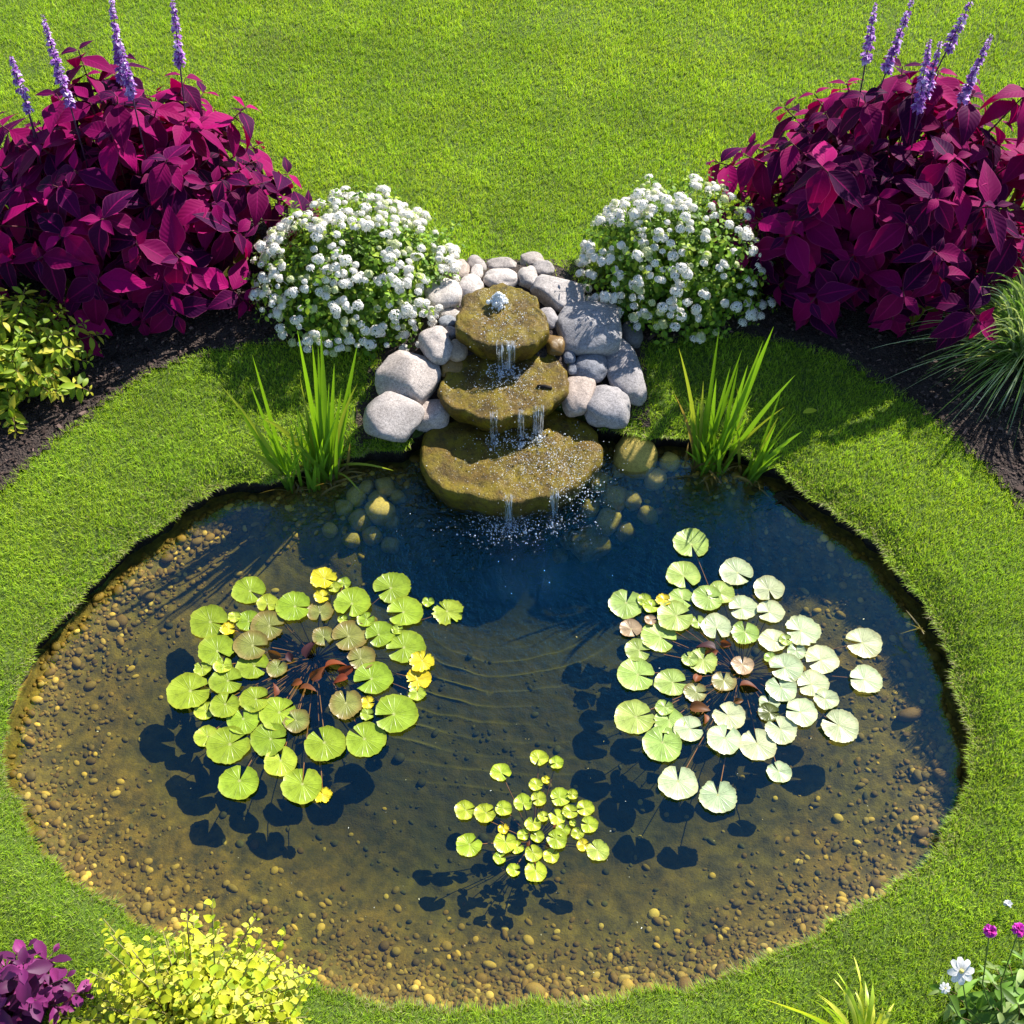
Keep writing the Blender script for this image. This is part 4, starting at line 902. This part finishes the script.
tuft('ornamental_grass', (2.60, 4.22, 0), 650, .66, .0036, [(.20, .36, .10), (.38, .50, .24), (.55, .64, .40), (.14, .26, .06)], 'fine leaved pale green ornamental grass arching over the mulch at the right edge', 'ornamental grass', 51, 1.15, base=.1)
tuft('striped_grass', (1.24, .96, 0), 46, .31, .0075, [(.72, .72, .10), (.66, .70, .12), (.40, .55, .05), (.80, .78, .25)], 'yellow striped arching grass at the near edge of the lawn', 'striped grass', 52, 1.1, (-.16, .10), .05)

# flowering plant in the near right corner
c = np.array((1.82, .98, 0)); fp = empty('flowering_plant', c, 'leafy plant with white and pink blooms in the near right corner', 'flowering plant'); a = Acc(); s = Acc()
T_lan = [leaf_T(ellip(.13, .7), 6, 1, b_, .4, 0, 0, 0) for b_ in (.5, .9, .2)]
shoot_plant(a, s, np.zeros(3), .30, .26, .27, 60, T_lan, .12, [(.13, .26, .03), (.20, .36, .04), (.30, .40, .12), (.09, .18, .02)], 61, 7, .03, 2, .3, .02, .15, .25, (.16, .12, .05), None, .8, .6, .2, .003)
obj('foliage', a.mesh('foliage', M_leaf), fp); obj('stems', s.mesh('stems', M_chip), fp)
def bloom(px, py, Y, kind, sc, seed):
    r = np.random.default_rng(seed); p = atY(px, py, Y); a = Acc(); Ms = []; Ps = []; Cs = []
    if kind == 'w':
        for k in range(8):
            an = k*.785+r.normal(0, .08); d = nrm(np.array((math.cos(an), math.sin(an), .25))); Ms.append(frame(d)*.034*sc); Ps.append(d*.002); Cs.append((.92, .89, .85))
        a.inst(leaf_T(lambda t: .30*math.sin(math.pi*min(t*.8+.08, 1))**.7, 6, 2, .5, .15, 0, 0, 0), np.array(Ms), np.array(Ps), np.array(Cs))
        V, F = ico(2); a.add(V*.006*sc+np.array((0, 0, .005)), F, (.72, .66, .2))
    else:
        for k in range(46):
            z = r.uniform(-.1, 1); an = k*2.4; q = math.sqrt(max(0, 1-z*z)); d = np.array((q*math.cos(an), q*math.sin(an), z)); Ms.append(frame(d, roll=r.normal(0, .6))*.019*sc); Ps.append(d*.004); Cs.append(np.array(((.62, .03, .48), (.78, .10, .62), (.5, .02, .30))[k % 3]))
        a.inst(leaf_T(ellip(.34), 4, 1, .8, .3, 0, .1, 0), np.array(Ms), np.array(Ps), np.array(Cs))
    o = obj('bloom', a.mesh('bloom', M_petal), fp, p-c); o.rotation_euler = (.5 if kind == 'w' else .2, 0, r.uniform(-.2, .2)); o['label'] = 'white open bloom' if kind == 'w' else 'magenta pink double bloom'
    st = Acc(); q = c-p; tube(st, [(0, 0, 0), (q[0]*.3, q[1]*.3, q[2]*.5), (q[0]*.8, q[1]*.8, q[2])], [.002, .0025, .003], (.13, .20, .05), 5); obj('bloom_stalk', st.mesh('bloom_stalk', M_leaf), fp, p-c)
bloom(961, 971, 1.02, 'w', 1.2, 1); bloom(990, 931, 1.10, 'p', 1., 2); bloom(1019, 930, 1.10, 'p', 1.1, 3); bloom(945, 988, 1.0, 'w', .5, 4)

# ------------------------------------------------------------------ small things
def leaf_thing(px, py, L, an, col, name, label, cat, z=.035, T=T_el[0]):
    p = at(px, py, z); M = frame((math.cos(an), math.sin(an), .1))*L; V = T[0]@M.T
    tag(obj(name, mesh_np(name, V, T[1], M_leaf, np.tile(col, (len(V), 1)), T[2]), loc=p), label, cat)
leaf_thing(803, 413, .085, .35, (.55, .60, .03), 'fallen_leaf', 'single yellow fallen leaf on the shaded grass below the right coleus', 'leaf', .045)
a = Acc(); V, F = ico(2); q = at(1008, 904, .05)
Ms = [frame(nrm(rng.normal(size=3)+np.array((0, 0, .6))))*.018 for _ in range(26)]; a.inst(T_round[0], np.array(Ms), np.zeros((26, 3)), np.tile((.7, .7, .72), (26, 1)))
tag(obj('clover_bloom', a.mesh('clover_bloom', M_petal), loc=q), 'single small white bloom in the grass above the pink blooms', 'flower')
# stray straws leaning from the right bank over the water
a = Acc(); p0 = at(972, 760, -.02)
for (bx, by, tx, ty) in [(925,632,904,622),(924,634,906,610),(923,628,900,634)]:
    b_ = at(bx, by, -.03); blade(a, b_, at(tx, ty, -.05), .0025, (.40, .33, .16), .02, int(bx))
tag(obj('dry_straw', a.mesh('dry_straw', M_blade)), 'tiny dry straw tuft hanging from the right bank over the water', 'straw')
# added dark tangle standing in for reflected bank grass by the right iris
a = Acc(); c = at(775, 496, WL)
for k in range(22):
    an = random.uniform(-.9, .5); L = random.uniform(.06, .2); tube(a, [c+np.array((-.05+random.gauss(0, .03), random.gauss(0, .03), -.03)), c+np.array((math.cos(an)*L*.5, math.sin(an)*L*.5, .012)), c+np.array((math.cos(an)*L, math.sin(an)*L*.8-.03, -.01))], [.008, .006, .003], (.035, .025, .012), 5)
tag(obj('grass_reflection', a.mesh('grass_reflection', M_chip)), 'dark tangle standing in for reflected bank grass in the water beside the right iris', 'root')  # not a real root, stands in for reflected bank grass

# floating specks of pollen and bits of leaf on the pond
a = Acc(); n = 130; th = rng.uniform(0, 6.28, n); u = np.sqrt(rng.uniform(.02, .92, n)); x = PC[0]+Rp(th)*u*np.cos(th); y = PC[1]+Rp(th)*u*np.sin(th)
M = np.array([frame((math.cos(q), math.sin(q), 0))*math.exp(random.gauss(-5.5, .5)) for q in rng.uniform(0, 6.28, n)])
a.inst((T_el[1][0]*np.array((1, 1, .3)), T_el[1][1], T_el[1][2], None), M, np.stack([x, y, np.full(n, WL+.003)], 1), np.array([((.7, .66, .4), (.5, .4, .15), (.8, .8, .7))[k % 3] for k in range(n)]))
tag(obj('floating_debris', a.mesh('floating_debris', M_leaf)), 'tiny bits of leaf and pollen floating on the pond', 'debris', kind='stuff')
